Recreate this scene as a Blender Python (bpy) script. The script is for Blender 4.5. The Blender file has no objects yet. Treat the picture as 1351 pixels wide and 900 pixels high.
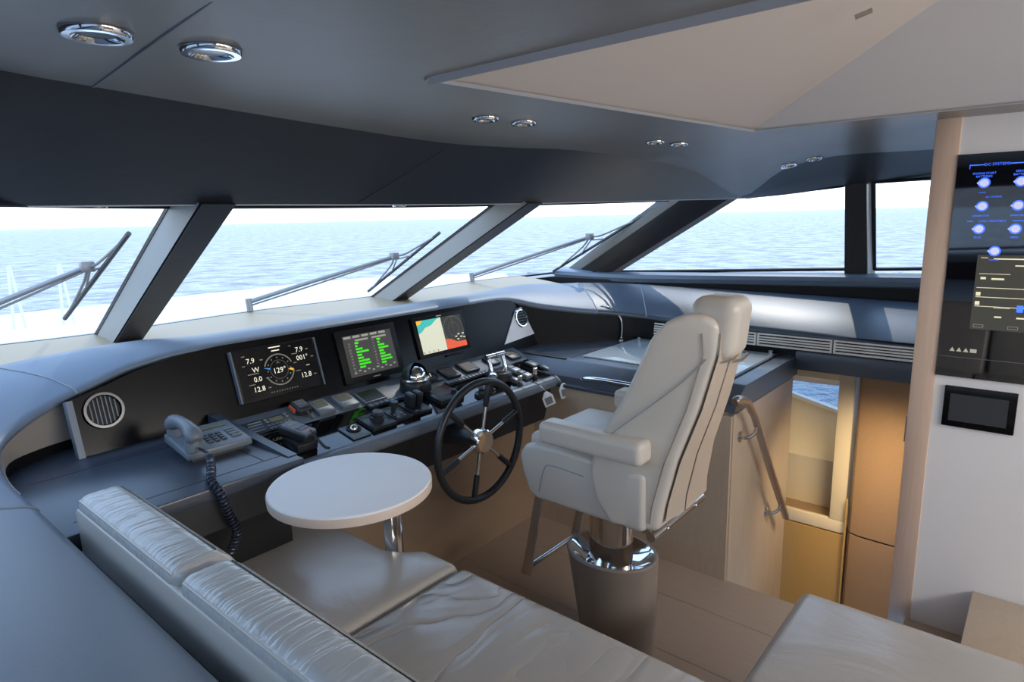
import bpy, bmesh, math, random
from math import pi, sin, cos, radians as R
from mathutils import Vector, Matrix
random.seed(7)
sc = bpy.context.scene
COL = sc.collection
CX = 1.85                     # centreline of the wheelhouse; X starboard, Y forward, Z up

# ------------------------------------------------------------------ materials
def lin(h):
    h = h.lstrip('#')
    return tuple((c / 12.92 if c <= .04045 else ((c + .055) / 1.055) ** 2.4) for c in (int(h[i:i + 2], 16) / 255 for i in (0, 2, 4))) + (1,)

def mat(name, col, rough=.5, metal=0, spec=.5, var=None, bump=None, wrinkle=None, emit=0, coat=0, grain=None, ior=None, emitcol=None, folds=None):
    m = bpy.data.materials.new(name); m.use_nodes = True
    nt = m.node_tree; N = nt.nodes; L = nt.links
    b = N['Principled BSDF']
    c = lin(col) if isinstance(col, str) else tuple(col) + (1,)
    b.inputs['Base Color'].default_value = c
    b.inputs['Roughness'].default_value = rough
    b.inputs['Metallic'].default_value = metal
    b.inputs['Specular IOR Level'].default_value = spec
    if ior: b.inputs['IOR'].default_value = ior
    if coat:
        b.inputs['Coat Weight'].default_value = coat; b.inputs['Coat Roughness'].default_value = .12
    if emit:
        b.inputs['Emission Color'].default_value = lin(emitcol) if emitcol else c
        b.inputs['Emission Strength'].default_value = emit
    tc = N.new('ShaderNodeTexCoord')
    vec = tc.outputs['Object']
    if grain:                                   # stretched wood grain: (axis scale xyz, amount)
        mp = N.new('ShaderNodeMapping'); mp.inputs['Scale'].default_value = grain[0]
        L.new(vec, mp.inputs[0]); nz = N.new('ShaderNodeTexNoise')
        nz.inputs['Scale'].default_value = 6; nz.inputs['Detail'].default_value = 8; nz.inputs['Roughness'].default_value = .65
        L.new(mp.outputs[0], nz.inputs['Vector'])
        mx = N.new('ShaderNodeMix'); mx.data_type = 'RGBA'
        mx.inputs['A'].default_value = tuple(x * (1 - grain[1]) for x in c[:3]) + (1,)
        mx.inputs['B'].default_value = tuple(min(1, x * (1 + grain[1])) for x in c[:3]) + (1,)
        L.new(nz.outputs['Fac'], mx.inputs['Factor']); L.new(mx.outputs['Result'], b.inputs['Base Color'])
    if var:                                     # soft tonal variation: (scale, amount)
        nz = N.new('ShaderNodeTexNoise'); nz.inputs['Scale'].default_value = var[0]; nz.inputs['Detail'].default_value = 3
        L.new(vec, nz.inputs['Vector'])
        mx = N.new('ShaderNodeMix'); mx.data_type = 'RGBA'
        mx.inputs['A'].default_value = tuple(x * (1 - var[1]) for x in c[:3]) + (1,)
        mx.inputs['B'].default_value = tuple(min(1, x * (1 + var[1])) for x in c[:3]) + (1,)
        L.new(nz.outputs['Fac'], mx.inputs['Factor']); L.new(mx.outputs['Result'], b.inputs['Base Color'])
    prev = None
    if wrinkle:                                 # broad creases: (scale xyz, strength, distance)
        mp = N.new('ShaderNodeMapping'); mp.inputs['Scale'].default_value = wrinkle[0]
        L.new(vec, mp.inputs[0])
        nz = N.new('ShaderNodeTexNoise'); nz.inputs['Scale'].default_value = 1; nz.inputs['Detail'].default_value = 4
        nz.inputs['Roughness'].default_value = .5; nz.inputs['Distortion'].default_value = .9
        L.new(mp.outputs[0], nz.inputs['Vector'])
        bp = N.new('ShaderNodeBump'); bp.inputs['Strength'].default_value = wrinkle[1]; bp.inputs['Distance'].default_value = wrinkle[2]
        if folds:
            a1 = N.new('ShaderNodeMath'); a1.operation = 'SUBTRACT'; a1.inputs[1].default_value = .5; L.new(nz.outputs['Fac'], a1.inputs[0])
            a2 = N.new('ShaderNodeMath'); a2.operation = 'ABSOLUTE'; L.new(a1.outputs[0], a2.inputs[0])
            a3 = N.new('ShaderNodeMath'); a3.operation = 'MULTIPLY'; a3.inputs[1].default_value = 7; a3.use_clamp = True; L.new(a2.outputs[0], a3.inputs[0])
            a4 = N.new('ShaderNodeMath'); a4.operation = 'SQRT'; L.new(a3.outputs[0], a4.inputs[0])
            mp.inputs['Rotation'].default_value = (0, 0, folds[0]); nz.inputs['Detail'].default_value = 2; nz.inputs['Distortion'].default_value = folds[1]
            L.new(a4.outputs[0], bp.inputs['Height'])
        else: L.new(nz.outputs['Fac'], bp.inputs['Height'])
        prev = bp
    if bump:                                    # fine grain: (scale, strength)
        nz = N.new('ShaderNodeTexNoise'); nz.inputs['Scale'].default_value = bump[0]; nz.inputs['Detail'].default_value = 2
        L.new(vec, nz.inputs['Vector'])
        bp = N.new('ShaderNodeBump'); bp.inputs['Strength'].default_value = bump[1]; bp.inputs['Distance'].default_value = .002
        L.new(nz.outputs['Fac'], bp.inputs['Height'])
        if prev: L.new(prev.outputs[0], bp.inputs['Normal'])
        prev = bp
    if prev: L.new(prev.outputs[0], b.inputs['Normal'])
    return m

def thin_glass(name, tint, gloss=.06):
    m = bpy.data.materials.new(name); m.use_nodes = True
    nt = m.node_tree; N = nt.nodes; L = nt.links; N.remove(N['Principled BSDF'])
    t = N.new('ShaderNodeBsdfTransparent'); t.inputs[0].default_value = tuple(tint) + (1,)
    g = N.new('ShaderNodeBsdfGlossy'); g.inputs['Roughness'].default_value = .01
    x = N.new('ShaderNodeMixShader'); x.inputs[0].default_value = gloss
    L.new(t.outputs[0], x.inputs[1]); L.new(g.outputs[0], x.inputs[2]); L.new(x.outputs[0], N['Material Output'].inputs[0])
    return m

M = {}
M['ceiling'] = mat('ceiling_leather', (.30, .285, .255), .34, bump=(260, .12), var=(3, .12), wrinkle=((6, 6, 6), .08, .02))
M['fascia'] = mat('fascia_shaded_leather', (.030, .034, .044), .48, bump=(260, .12), wrinkle=((5, 5, 9), .1, .02))  # same leather as the ceiling, with its shade put into the colour
def fascia_shade_blend():  # lighting gradient painted in: shaded fascia fades to the lit ceiling tone
    m = M['fascia'].copy(); m.name = 'fascia_shade_blend'; nt = m.node_tree; N = nt.nodes; L = nt.links; b = N['Principled BSDF']
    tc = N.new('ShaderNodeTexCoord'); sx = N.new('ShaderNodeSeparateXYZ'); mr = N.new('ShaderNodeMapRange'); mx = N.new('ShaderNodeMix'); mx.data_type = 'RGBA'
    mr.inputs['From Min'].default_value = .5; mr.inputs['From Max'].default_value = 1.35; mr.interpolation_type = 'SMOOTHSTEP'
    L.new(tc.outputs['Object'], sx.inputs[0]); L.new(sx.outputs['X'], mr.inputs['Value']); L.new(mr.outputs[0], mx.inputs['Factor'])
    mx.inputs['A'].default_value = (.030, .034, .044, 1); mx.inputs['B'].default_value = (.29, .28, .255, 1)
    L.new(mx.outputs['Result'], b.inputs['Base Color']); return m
M['fascia_shade_blend'] = fascia_shade_blend()
M['lintel'] = mat('lintel_leather', (.046, .040, .037), .45, bump=(260, .1))
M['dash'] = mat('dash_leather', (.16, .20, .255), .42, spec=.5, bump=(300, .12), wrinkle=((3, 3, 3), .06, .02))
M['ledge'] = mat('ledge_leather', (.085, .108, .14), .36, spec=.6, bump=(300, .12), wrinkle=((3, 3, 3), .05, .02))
M['seam'] = mat('dash_seam', (.30, .32, .35), .5)
M['cream_leather'] = mat('cream_leather', (.50, .47, .43), .36, spec=.6, bump=(240, .1), wrinkle=((5, 16, 6), .35, .025))
M['sofa_leather'] = mat('sofa_leather', (.50, .485, .46), .27, spec=.9, bump=(240, .12), wrinkle=((4, 34, 5), .22, .006), folds=(R(8), .7))
M['seat_leather'] = mat('sofa_seat_leather', (.44, .41, .375), .27, spec=.9, bump=(240, .12), wrinkle=((1.6, 5.5, 3), .30, .012), folds=(R(28), .8))
M['chair_leather'] = mat('chair_leather', (.60, .55, .49), .34, spec=.55, bump=(240, .08), wrinkle=((4, 4, 6), .16, .02))
M['chair_back'] = mat('chair_back_leather', (.50, .42, .345), .42, spec=.5, bump=(240, .08), wrinkle=((4, 4, 6), .1, .02))
M['gloss'] = mat('gloss_black', (.004, .004, .005), .045, spec=.5)
M['panel'] = mat('satin_black_panel', (.004, .004, .005), .2, spec=.18)
M['matt'] = mat('matt_black', (.008, .009, .010), .45, spec=.25)
M['grey'] = mat('blue_grey_console', (.15, .18, .22), .38, bump=(500, .05))
M['darkgrey'] = mat('dark_console', (.018, .021, .026), .42, bump=(300, .05))
M['desk'] = mat('desk_dark_leather', (.05, .06, .08), .30, bump=(420, .08))
M['counter'] = mat('counter_dark_leather', (.07, .088, .115), .27, bump=(420, .08))
M['chrome'] = mat('chrome', (.82, .82, .82), .08, 1)
M['steel'] = mat('brushed_steel', (.60, .58, .55), .22, 1)
M['bronze'] = mat('bronze_metal', (.52, .45, .395), .3, .85)
M['taupe'] = mat('taupe_lacquer', (.235, .195, .165), .35)
M['wood'] = mat('light_oak', (.40, .295, .215), .45, grain=((1.2, 14, 14), .16))
M['woodp'] = mat('light_oak_panel', (.50, .40, .30), .42, grain=((6, 6, 1), .14))
M['woodpost'] = mat('oak_post', (.66, .49, .385), .42, grain=((20, 20, 1), .14))
M['woodbrown'] = mat('brown_wood', (.30, .185, .10), .4, grain=((3, 14, 14), .14))
M['white'] = mat('white_panel', (.82, .81, .82), .5)
M['coffer'] = mat('coffer_panel', (.74, .67, .61), .55)
M['coffertrim'] = mat('coffer_trim', (.55, .56, .58), .45)
M['tabletop'] = mat('table_laminate', (.88, .855, .835), .40, var=(4, .06))
M['tableedge'] = mat('table_edge_oak', (.66, .53, .44), .4, grain=((14, 14, 30), .1))
M['lightface'] = mat('mullion_lit_grey', (.40, .395, .37), .5)  # window light on the mullions' port faces, put into the colour
M['rubber'] = mat('black_rubber', (.006, .006, .007), .5)
M['sill'] = mat('tan_sill', (.46, .34, .21), .5)
M['gel'] = mat('white_gelcoat', (.80, .80, .80), .35)
M['cowl'] = mat('grey_cowl', (.44, .45, .47), .5)
M['cream'] = mat('cream_lining', (.66, .55, .38), .55)
M['gold'] = mat('gold_panel', (.46, .275, .085), .4, grain=((10, 10, 2), .08))
M['beige'] = mat('beige_trim', (.36, .325, .29), .5, bump=(200, .08))
M['plastic'] = mat('grey_plastic', (.17, .195, .22), .4)
M['plasticd'] = mat('dark_plastic', (.026, .029, .033), .35)
M['lcd'] = mat('olive_lcd', (.13, .13, .075), .25)
M['key'] = mat('key_grey', (.16, .18, .20), .4)
M['orange'] = mat('orange_button', (.75, .13, .05), .4)
M['clear'] = mat('clear_tag', (.72, .78, .86), .12)
M['vent'] = mat('vent_cream', (.95, .90, .83), .45)
M['glare_white'] = mat('sky_glare_white', (.85, .87, .92), .3)  # sky glare on the black panel painted pale; colours some switches too
M['lid'] = mat('glass_lid_reflection', (.74, .80, .80), .06, spec=.9)  # window reflection put into the pale base colour
M['wiper'] = mat('wiper_metal', (.30, .30, .31), .4, .5)
M['wiperb'] = mat('wiper_dark', (.06, .06, .065), .45)
M['lampglass'] = mat('lamp_glass', (.7, .72, .74), .2)
M['gaugeface'] = mat('gauge_face', (.09, .075, .07), .5, spec=.3)
M['seat_plain'] = mat('sofa_plain_leather', (.44, .41, .375), .27, spec=.9, bump=(240, .12), wrinkle=((5, 2.6, 3), .22, .02))
M['screen'] = mat('screen_black', (.004, .0045, .005), .12, spec=.4)
def glow(n, c, s=1.0): return mat('glow_' + n, c, .5, emit=s)
M['g_white'] = glow('white', '#e9e4cf', .75)
M['g_dim'] = glow('dim', '#8a8878', .25)
M['g_blue'] = glow('blue', '#2f86c8', .6)
M['g_orange'] = glow('orange', '#f2b42c', .7)
M['g_green'] = glow('green', '#3fdc12', .75)
M['g_grey'] = glow('grey', '#4b4947', .35)
M['g_greyl'] = glow('lightgrey', '#a8a598', .45)
M['g_map'] = glow('map', '#cfd0b8', .75)
M['g_teal'] = glow('teal', '#3fb6ac', .7)
M['g_radar'] = glow('radar', '#3a3a34', .4)
M['g_red'] = glow('red', '#e25a34', .7)
M['g_ring'] = glow('ring', '#7b7b70', .35)
M['g_led'] = glow('led', '#3f6fff', 1.1)
M['g_ledw'] = glow('ledw', '#c4c6e8', .6)
M['g_panel'] = glow('panelgrey', '#45453f', .25)
M['g_line'] = glow('panelline', '#d8d4b4', .7)
M['win'] = thin_glass('window_glass', (.97, .985, .99), .05)
M['hullglass'] = thin_glass('hull_window_glass', (.42, .52, .62), .05)
# the tall display is a half-mirror black glass
M['mirrorblack'] = mat('mirror_black_glass', (.004, .004, .006), .03, spec=.5, ior=2.0)

# ------------------------------------------------------------------ mesh builder
WL = {}
class MB:
    def __init__(s): s.bm = bmesh.new(); s.mats = []; s.mi = 0; s.X = Matrix.Identity(4)
    def use(s, m):
        m = M[m] if isinstance(m, str) else m
        if m not in s.mats: s.mats.append(m)
        s.mi = s.mats.index(m); return s
    def frame(s, o, u, v):
        u = Vector(u).normalized(); v = Vector(v).normalized(); n = u.cross(v)
        s.X = Matrix(((u.x, v.x, n.x, o[0]), (u.y, v.y, n.y, o[1]), (u.z, v.z, n.z, o[2]), (0, 0, 0, 1))); return s
    def add(s, vs, fs, r=0, seg=2):
        vv = [s.bm.verts.new(s.X @ Vector(v)) for v in vs]; ff = []
        for f in fs:
            try:
                q = s.bm.faces.new([vv[i] for i in f]); q.material_index = s.mi; ff.append(q)
            except ValueError: pass
        bmesh.ops.recalc_face_normals(s.bm, faces=ff)
        if r:
            es = {e for f in ff for e in f.edges}
            res = bmesh.ops.bevel(s.bm, geom=list(es), offset=r, segments=seg, affect='EDGES', profile=.5, clamp_overlap=True)
            for f in res['faces']: f.material_index = s.mi
        return s
    def box(s, x0, x1, y0, y1, z0, z1, r=0, seg=2):
        v = [(x, y, z) for x in (x0, x1) for y in (y0, y1) for z in (z0, z1)]
        return s.add(v, [(0, 1, 3, 2), (4, 6, 7, 5), (0, 4, 5, 1), (2, 3, 7, 6), (0, 2, 6, 4), (1, 5, 7, 3)], r, seg)
    def prism(s, pts, d, r=0, seg=2):
        n = len(pts); d = Vector(d)
        v = [Vector(p) for p in pts] + [Vector(p) + d for p in pts]
        return s.add(v, [tuple(range(n)), tuple(range(2 * n - 1, n - 1, -1))] + [(i, (i + 1) % n, n + (i + 1) % n, n + i) for i in range(n)], r, seg)
    def loft(s, rows, cu=False, cv=False, caps=False):
        n = len(rows); m = len(rows[0]); v = [p for r_ in rows for p in r_]; f = []
        for i in range(n if cv else n - 1):
            for j in range(m if cu else m - 1):
                f.append((i * m + j, i * m + (j + 1) % m, ((i + 1) % n) * m + (j + 1) % m, ((i + 1) % n) * m + j))
        if caps: f += [tuple(range(m)), tuple(range((n - 1) * m, n * m))]
        return s.add(v, f)
    def tube(s, pts, r, n=10, closed=False, caps=True):
        P = [Vector(p) for p in pts]; rows = []; k = len(P)
        rr = r if isinstance(r, (list, tuple)) else [r] * k
        up = None
        for i, p in enumerate(P):
            a = P[(i - 1) % k] if (closed or i > 0) else p; b = P[(i + 1) % k] if (closed or i < k - 1) else p
            t = (b - a).normalized()
            if up is None:
                up = Vector((0, 0, 1)) if abs(t.z) < .9 else Vector((1, 0, 0))
            e = (up - t * up.dot(t)).normalized(); g = t.cross(e); up = e
            rows.append([p + (e * cos(2 * pi * j / n) + g * sin(2 * pi * j / n)) * rr[i] for j in range(n)])
        return s.loft(rows, cu=True, cv=closed, caps=caps and not closed)
    def cyl(s, a, b, r0, r1=None, n=24): return s.tube([a, b], [r0, r0 if r1 is None else r1], n)
    def lathe(s, o, prof, axis=(0, 0, 1), n=32, sx=1, sy=1, caps=True):
        ax = Vector(axis).normalized(); e = ax.orthogonal().normalized()
        if abs(ax.z) > .99: e = Vector((1, 0, 0))
        g = ax.cross(e); o = Vector(o)
        rows = [[o + ax * h + e * (r * sx * cos(2 * pi * j / n)) + g * (r * sy * sin(2 * pi * j / n)) for j in range(n)] for r, h in prof]
        return s.loft(rows, cu=True, caps=caps)
    def ball(s, c, r, sc_=(1, 1, 1), n=20):
        prof = [(r * sin(pi * i / 12) if 0 < i < 12 else r * .01, -r * cos(pi * i / 12)) for i in range(13)]
        rows = [[Vector((c[0] + q * cos(2 * pi * j / n) * sc_[0], c[1] + q * sin(2 * pi * j / n) * sc_[1], c[2] + h * sc_[2])) for j in range(n)] for q, h in prof]
        return s.loft(rows, cu=True, caps=True)
    def cushion(s, x0, x1, y0, y1, z0, z1, r, puff=0, fn=None, n=10):
        c = Vector(((x0 + x1) / 2, (y0 + y1) / 2, (z0 + z1) / 2)); h = Vector(((x1 - x0) / 2, (y1 - y0) / 2, (z1 - z0) / 2))
        r = min(r, h.x, h.y, h.z)
        def samp(hh):
            e = [-hh + r * (1 - cos(pi / 2 * k / 5)) for k in range(5)]
            mid = [(-hh + r) + (2 * hh - 2 * r) * k / n for k in range(n + 1)] if hh - r > 1e-4 else [0.]
            return e + mid + [-q for q in reversed(e)]
        S = [samp(h.x), samp(h.y), samp(h.z)]
        seen = {}; vs = []; fs = []
        def vid(p):
            k = tuple(round(q, 6) for q in p)
            if k in seen: return seen[k]
            p = Vector(p)
            inn = Vector([max(-h[i] + r, min(h[i] - r, p[i])) for i in range(3)])
            d = p - inn
            if d.length > 1e-9: p2 = inn + d.normalized() * r
            else: p2 = p
            if puff:
                q = (1 - (p2.x / h.x) ** 2) * (1 - (p2.y / h.y) ** 2)
                if p2.z > 0: p2 = p2 + Vector((0, 0, puff * q))
            w = c + p2
            if fn: w = Vector(fn(w))
            seen[k] = len(vs); vs.append(w); return seen[k]
        for ax in range(3):
            a, b = (ax + 1) % 3, (ax + 2) % 3
            for sg in (-1, 1):
                for i in range(len(S[a]) - 1):
                    for j in range(len(S[b]) - 1):
                        q = []
                        for (ii, jj) in ((i, j), (i + 1, j), (i + 1, j + 1), (i, j + 1)):
                            p = [0, 0, 0]; p[ax] = sg * h[ax]; p[a] = S[a][ii]; p[b] = S[b][jj]; q.append(vid(p))
                        if len(set(q)) >= 3: fs.append(tuple(dict.fromkeys(q)))
        return s.add(vs, fs)
    def text(s, body, x, y, size, z=.0012, align='CENTER'):
        cu = bpy.data.curves.new('t', 'FONT'); cu.body = body; cu.size = size; cu.align_x = align; cu.align_y = 'CENTER'; cu.resolution_u = 2
        o = bpy.data.objects.new('t', cu); COL.objects.link(o)
        dg = bpy.context.evaluated_depsgraph_get()
        me = bpy.data.meshes.new_from_object(o.evaluated_get(dg))
        bpy.data.objects.remove(o)
        s.add([(v.co.x + x, v.co.y + y, z) for v in me.vertices], [tuple(p.vertices) for p in me.polygons])
        bpy.data.meshes.remove(me); bpy.data.curves.remove(cu); return s
    def rect(s, x0, x1, y0, y1, z=.0006):
        return s.add([(x0, y0, z), (x1, y0, z), (x1, y1, z), (x0, y1, z)], [(0, 1, 2, 3)])
    def poly(s, pts, z=.0008):
        return s.add([(p[0], p[1], z) for p in pts], [tuple(range(len(pts)))])
    def ring(s, cx, cy, r0, r1, a0=0, a1=360, z=.001, n=40):
        k = max(2, int(n * abs(a1 - a0) / 360)); A = [R(a0 + (a1 - a0) * i / k) for i in range(k + 1)]
        return s.loft([[(cx + r0 * cos(a), cy + r0 * sin(a), z) for a in A], [(cx + r1 * cos(a), cy + r1 * sin(a), z) for a in A]])
    def build(s, name, m=None, parent=None, ang=38, origin=None):
        if not s.mats: s.use(m)
        if parent is not None: org = WL[parent.name]
        elif origin is not None: org = Vector(origin)
        else:
            xs = [v.co for v in s.bm.verts]
            org = Vector(((min(v.x for v in xs) + max(v.x for v in xs)) / 2, (min(v.y for v in xs) + max(v.y for v in xs)) / 2, min(v.z for v in xs)))
        for v in s.bm.verts: v.co -= org
        me = bpy.data.meshes.new(name); s.bm.to_mesh(me); s.bm.free()
        for q in s.mats: me.materials.append(q)
        me.polygons.foreach_set('use_smooth', [True] * len(me.polygons))
        me.set_sharp_from_angle(angle=R(ang))
        o = bpy.data.objects.new(name, me); COL.objects.link(o)
        if parent is not None: o.parent = parent
        else: o.location = org
        WL[o.name] = org
        return o

def thing(name, label, cat, loc, group=None):
    o = bpy.data.objects.new(name, None); COL.objects.link(o); o.location = loc; o.empty_display_size = .05
    o['label'] = label; o['category'] = cat
    if group: o['group'] = group
    WL[o.name] = Vector(loc); return o
def tag(o, label, cat, group=None):
    o['label'] = label; o['category'] = cat
    if group: o['group'] = group
    return o
def struct(o, label=None):
    o['kind'] = 'structure'
    if label: o['label'] = label
    return o
def B(name, m, parent, *boxes, r=0, seg=2):
    mb = MB().use(m)
    for b in boxes: mb.box(*b, r=r, seg=seg)
    return mb.build(name, m, parent)

def cr(pts, k=6):                              # Catmull-Rom through points
    P = [Vector(p) for p in pts]; out = []
    for i in range(len(P) - 1):
        a = P[max(i - 1, 0)]; b = P[i]; c = P[i + 1]; d = P[min(i + 2, len(P) - 1)]
        for j in range(k):
            t = j / k
            out.append(.5 * ((2 * b) + (c - a) * t + (2 * a - 5 * b + 4 * c - d) * t * t + (3 * b - a - 3 * c + d) * t ** 3))
    return out + [P[-1]]
def mir(p, c=CX, dz=0): return (2 * c - p[0], p[1], p[2] + dz)

# ================================================================== CAMERA, WORLD, LIGHT
cam = bpy.data.cameras.new('camera'); co = bpy.data.objects.new('camera', cam); COL.objects.link(co)
rot = Matrix(((0.64459812, 0.16120803, -0.74733208), (-0.76414575, 0.10520663, -0.63640619), (-0.0239695, 0.98129686, 0.19100243)))
co.matrix_world = Matrix.Translation((0, 0, 1.6)) @ rot.to_4x4()
cam.sensor_width = 36; cam.lens = 36 * 840 / 1351; cam.clip_start = .02; cam.clip_end = 60000
sc.camera = co

w = bpy.data.worlds.new('sky'); sc.world = w; w.use_nodes = True
nt = w.node_tree; bg = nt.nodes['Background']
tc = nt.nodes.new('ShaderNodeTexCoord'); sp = nt.nodes.new('ShaderNodeSeparateXYZ'); rp = nt.nodes.new('ShaderNodeValToRGB')
nt.links.new(tc.outputs['Generated'], sp.inputs[0]); nt.links.new(sp.outputs['Z'], rp.inputs[0]); nt.links.new(rp.outputs[0], bg.inputs[0])
e = rp.color_ramp.elements
e[0].position = 0; e[0].color = (.95, .98, 1, 1); e[1].position = 1; e[1].color = (.30, .50, .86, 1)
q = e.new(.05); q.color = (.90, .96, 1, 1)
q = e.new(.16); q.color = (.62, .79, 1, 1)
q = e.new(.45); q.color = (.44, .64, .96, 1)
bg.inputs[1].default_value = 2.5
sun = bpy.data.lights.new('sun', 'SUN'); sun.energy = .8; sun.angle = R(.6); sun.color = (1, .95, .86)
so = bpy.data.objects.new('sun', sun); COL.objects.link(so)
so.rotation_euler = Vector((-.72, -.30, -.75)).to_track_quat('-Z', 'Y').to_euler()
def area(name, loc, aim, sx, sy, power, col):
    l = bpy.data.lights.new(name, 'AREA'); l.shape = 'RECTANGLE'; l.size = sx; l.size_y = sy; l.energy = power; l.color = col
    o = bpy.data.objects.new(name, l); COL.objects.link(o); o.location = loc
    o.rotation_euler = (Vector(aim) - Vector(loc)).to_track_quat('-Z', 'Y').to_euler(); return o
area('saloon_fill', (1.5, -2.3, 1.75), (1.7, 1.0, .8), 2.4, .5, 52, (1, .96, .92))  # unseen fill lamp added aft, standing in for daylight from saloon windows
area('stairwell_lamp', (2.95, .42, .72), (3.55, .72, -.15), .3, .2, 3.4, (1, .80, .52))
area('niche_lamp', (3.74, .95, .70), (3.8, 1.0, 0), .3, .3, 2.2, (1, .84, .58))
bpy.data.lights['stairwell_lamp'].spread = R(95)
sc.view_settings.view_transform = 'Standard'; sc.view_settings.look = 'None'; sc.view_settings.exposure = .12

# ================================================================== OUTSIDE
def sea_mat():
    m = bpy.data.materials.new('sea_water'); m.use_nodes = True
    nt = m.node_tree; N = nt.nodes; L = nt.links; b = N['Principled BSDF']
    b.inputs['Base Color'].default_value = (.10, .25, .40, 1); b.inputs['Roughness'].default_value = .28
    tc = N.new('ShaderNodeTexCoord')
    n1 = N.new('ShaderNodeTexNoise'); n1.inputs['Scale'].default_value = .35; n1.inputs['Detail'].default_value = 6; n1.inputs['Roughness'].default_value = .62
    n2 = N.new('ShaderNodeTexNoise'); n2.inputs['Scale'].default_value = .05; n2.inputs['Detail'].default_value = 4
    L.new(tc.outputs['Object'], n1.inputs['Vector']); L.new(tc.outputs['Object'], n2.inputs['Vector'])
    ad = N.new('ShaderNodeMath'); ad.operation = 'ADD'; L.new(n1.outputs['Fac'], ad.inputs[0]); L.new(n2.outputs['Fac'], ad.inputs[1])
    cr_ = N.new('ShaderNodeValToRGB'); cr_.color_ramp.elements[0].position = .38; cr_.color_ramp.elements[0].color = (.045, .10, .18, 1)
    cr_.color_ramp.elements[1].position = .60; cr_.color_ramp.elements[1].color = (.36, .43, .48, 1)
    L.new(n1.outputs['Fac'], cr_.inputs[0]); L.new(cr_.outputs[0], b.inputs['Base Color'])
    bp = N.new('ShaderNodeBump'); bp.inputs['Strength'].default_value = 1.0; bp.inputs['Distance'].default_value = 2.2
    L.new(ad.outputs[0], bp.inputs['Height']); L.new(bp.outputs[0], b.inputs['Normal'])
    return m
o = MB().use(sea_mat()).add([(-30000, -30000, -3), (30000, -30000, -3), (30000, 30000, -3), (-30000, 30000, -3)], [(0, 1, 2, 3)]).build('sea', None, origin=(0, 0, -3)); struct(o)
# hills of the coast on the port side
mb = MB().use(mat('coast', (.30, .27, .25), .9, var=(.02, .5)))
rows = [[], []]
for i in range(121):
    y = -3000 + 50 * i
    h = 70 + 55 * sin(i * .13) + 22 * sin(i * .37 + 1) + 12 * sin(i * .9)
    rows[0].append((-2600, y, -3)); rows[1].append((-2800, y, max(18, h)))
mb.loft(rows); o = mb.build('coast_hills'); struct(o)

# ---- foredeck
GB = cr([(-.4, 3.0, 1.16), (.3, 3.3, 1.13), (1.0, 3.42, 1.10), (1.85, 3.48, 1.10), (2.7, 3.42, 1.10), (3.4, 3.3, 1.13), (4.1, 3.0, 1.16)], 4)   # windscreen foot
GT = cr([(.15, 1.75, 1.665), (.5, 2.15, 1.665), (1.0, 2.42, 1.665), (1.85, 2.47, 1.665), (2.62, 2.36, 1.667), (3.12, 2.12, 1.670), (3.5, 1.75, 1.675)], 4)  # windscreen head
DK = cr([(-1.6, 4.6, .98), (-.4, 5.6, .98), (1.0, 5.9, .98), (1.85, 5.9, .98), (2.9, 5.8, .99), (4.2, 5.6, 1.0), (5.3, 4.6, 1.0)], 4)
mb = MB().use('gel')
mb.loft([[p + Vector((0, .12, -.03)) for p in GB], [a.lerp(b, .12) - Vector((0, 0, .10)) for a, b in zip(GB, DK)], [a.lerp(b, .8) - Vector((0, 0, .07)) for a, b in zip(GB, DK)], DK,
         [p + Vector((0, .15, -.05)) for p in DK], [p + Vector((0, .15, -.6)) for p in DK]])
o = mb.build('foredeck'); struct(o)
mb = MB().use('cowl')
mb.loft([[p + Vector((0, -.02, -.025)) for p in GB], [p + Vector((0, .09, .0)) for p in GB], [p + Vector((0, .26, -.05)) for p in GB]])
o = mb.build('trim_1'); struct(o)
for i, (x, y) in enumerate([(1.10, 5.35), (1.36, 5.25), (.86, 5.3)][:2]):
    t = thing('railing_stanchion', ['white twin-tube rail post on the foredeck, beyond the outermost wiper arm', 'white twin-tube rail post on the foredeck, behind the tip of the port wiper'][i], 'railing post', (x, y, .9), 'white rail posts on the foredeck')
    MB().use('gel').cyl((x - .035, y, .9), (x - .005, y + .02, 1.34), .009, n=8).build('post', None, t)
    MB().use('gel').cyl((x + .035, y, .9), (x + .005, y + .02, 1.34), .009, n=8).build('post', None, t)
    MB().use('gel').box(x - .05, x + .05, y - .03, y + .03, .895, .91).build('base', None, t)
    MB().use('gel').cyl((x - .012, y + .02, 1.335), (x + .012, y + .02, 1.345), .014, n=8).build('cap', None, t)

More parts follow.
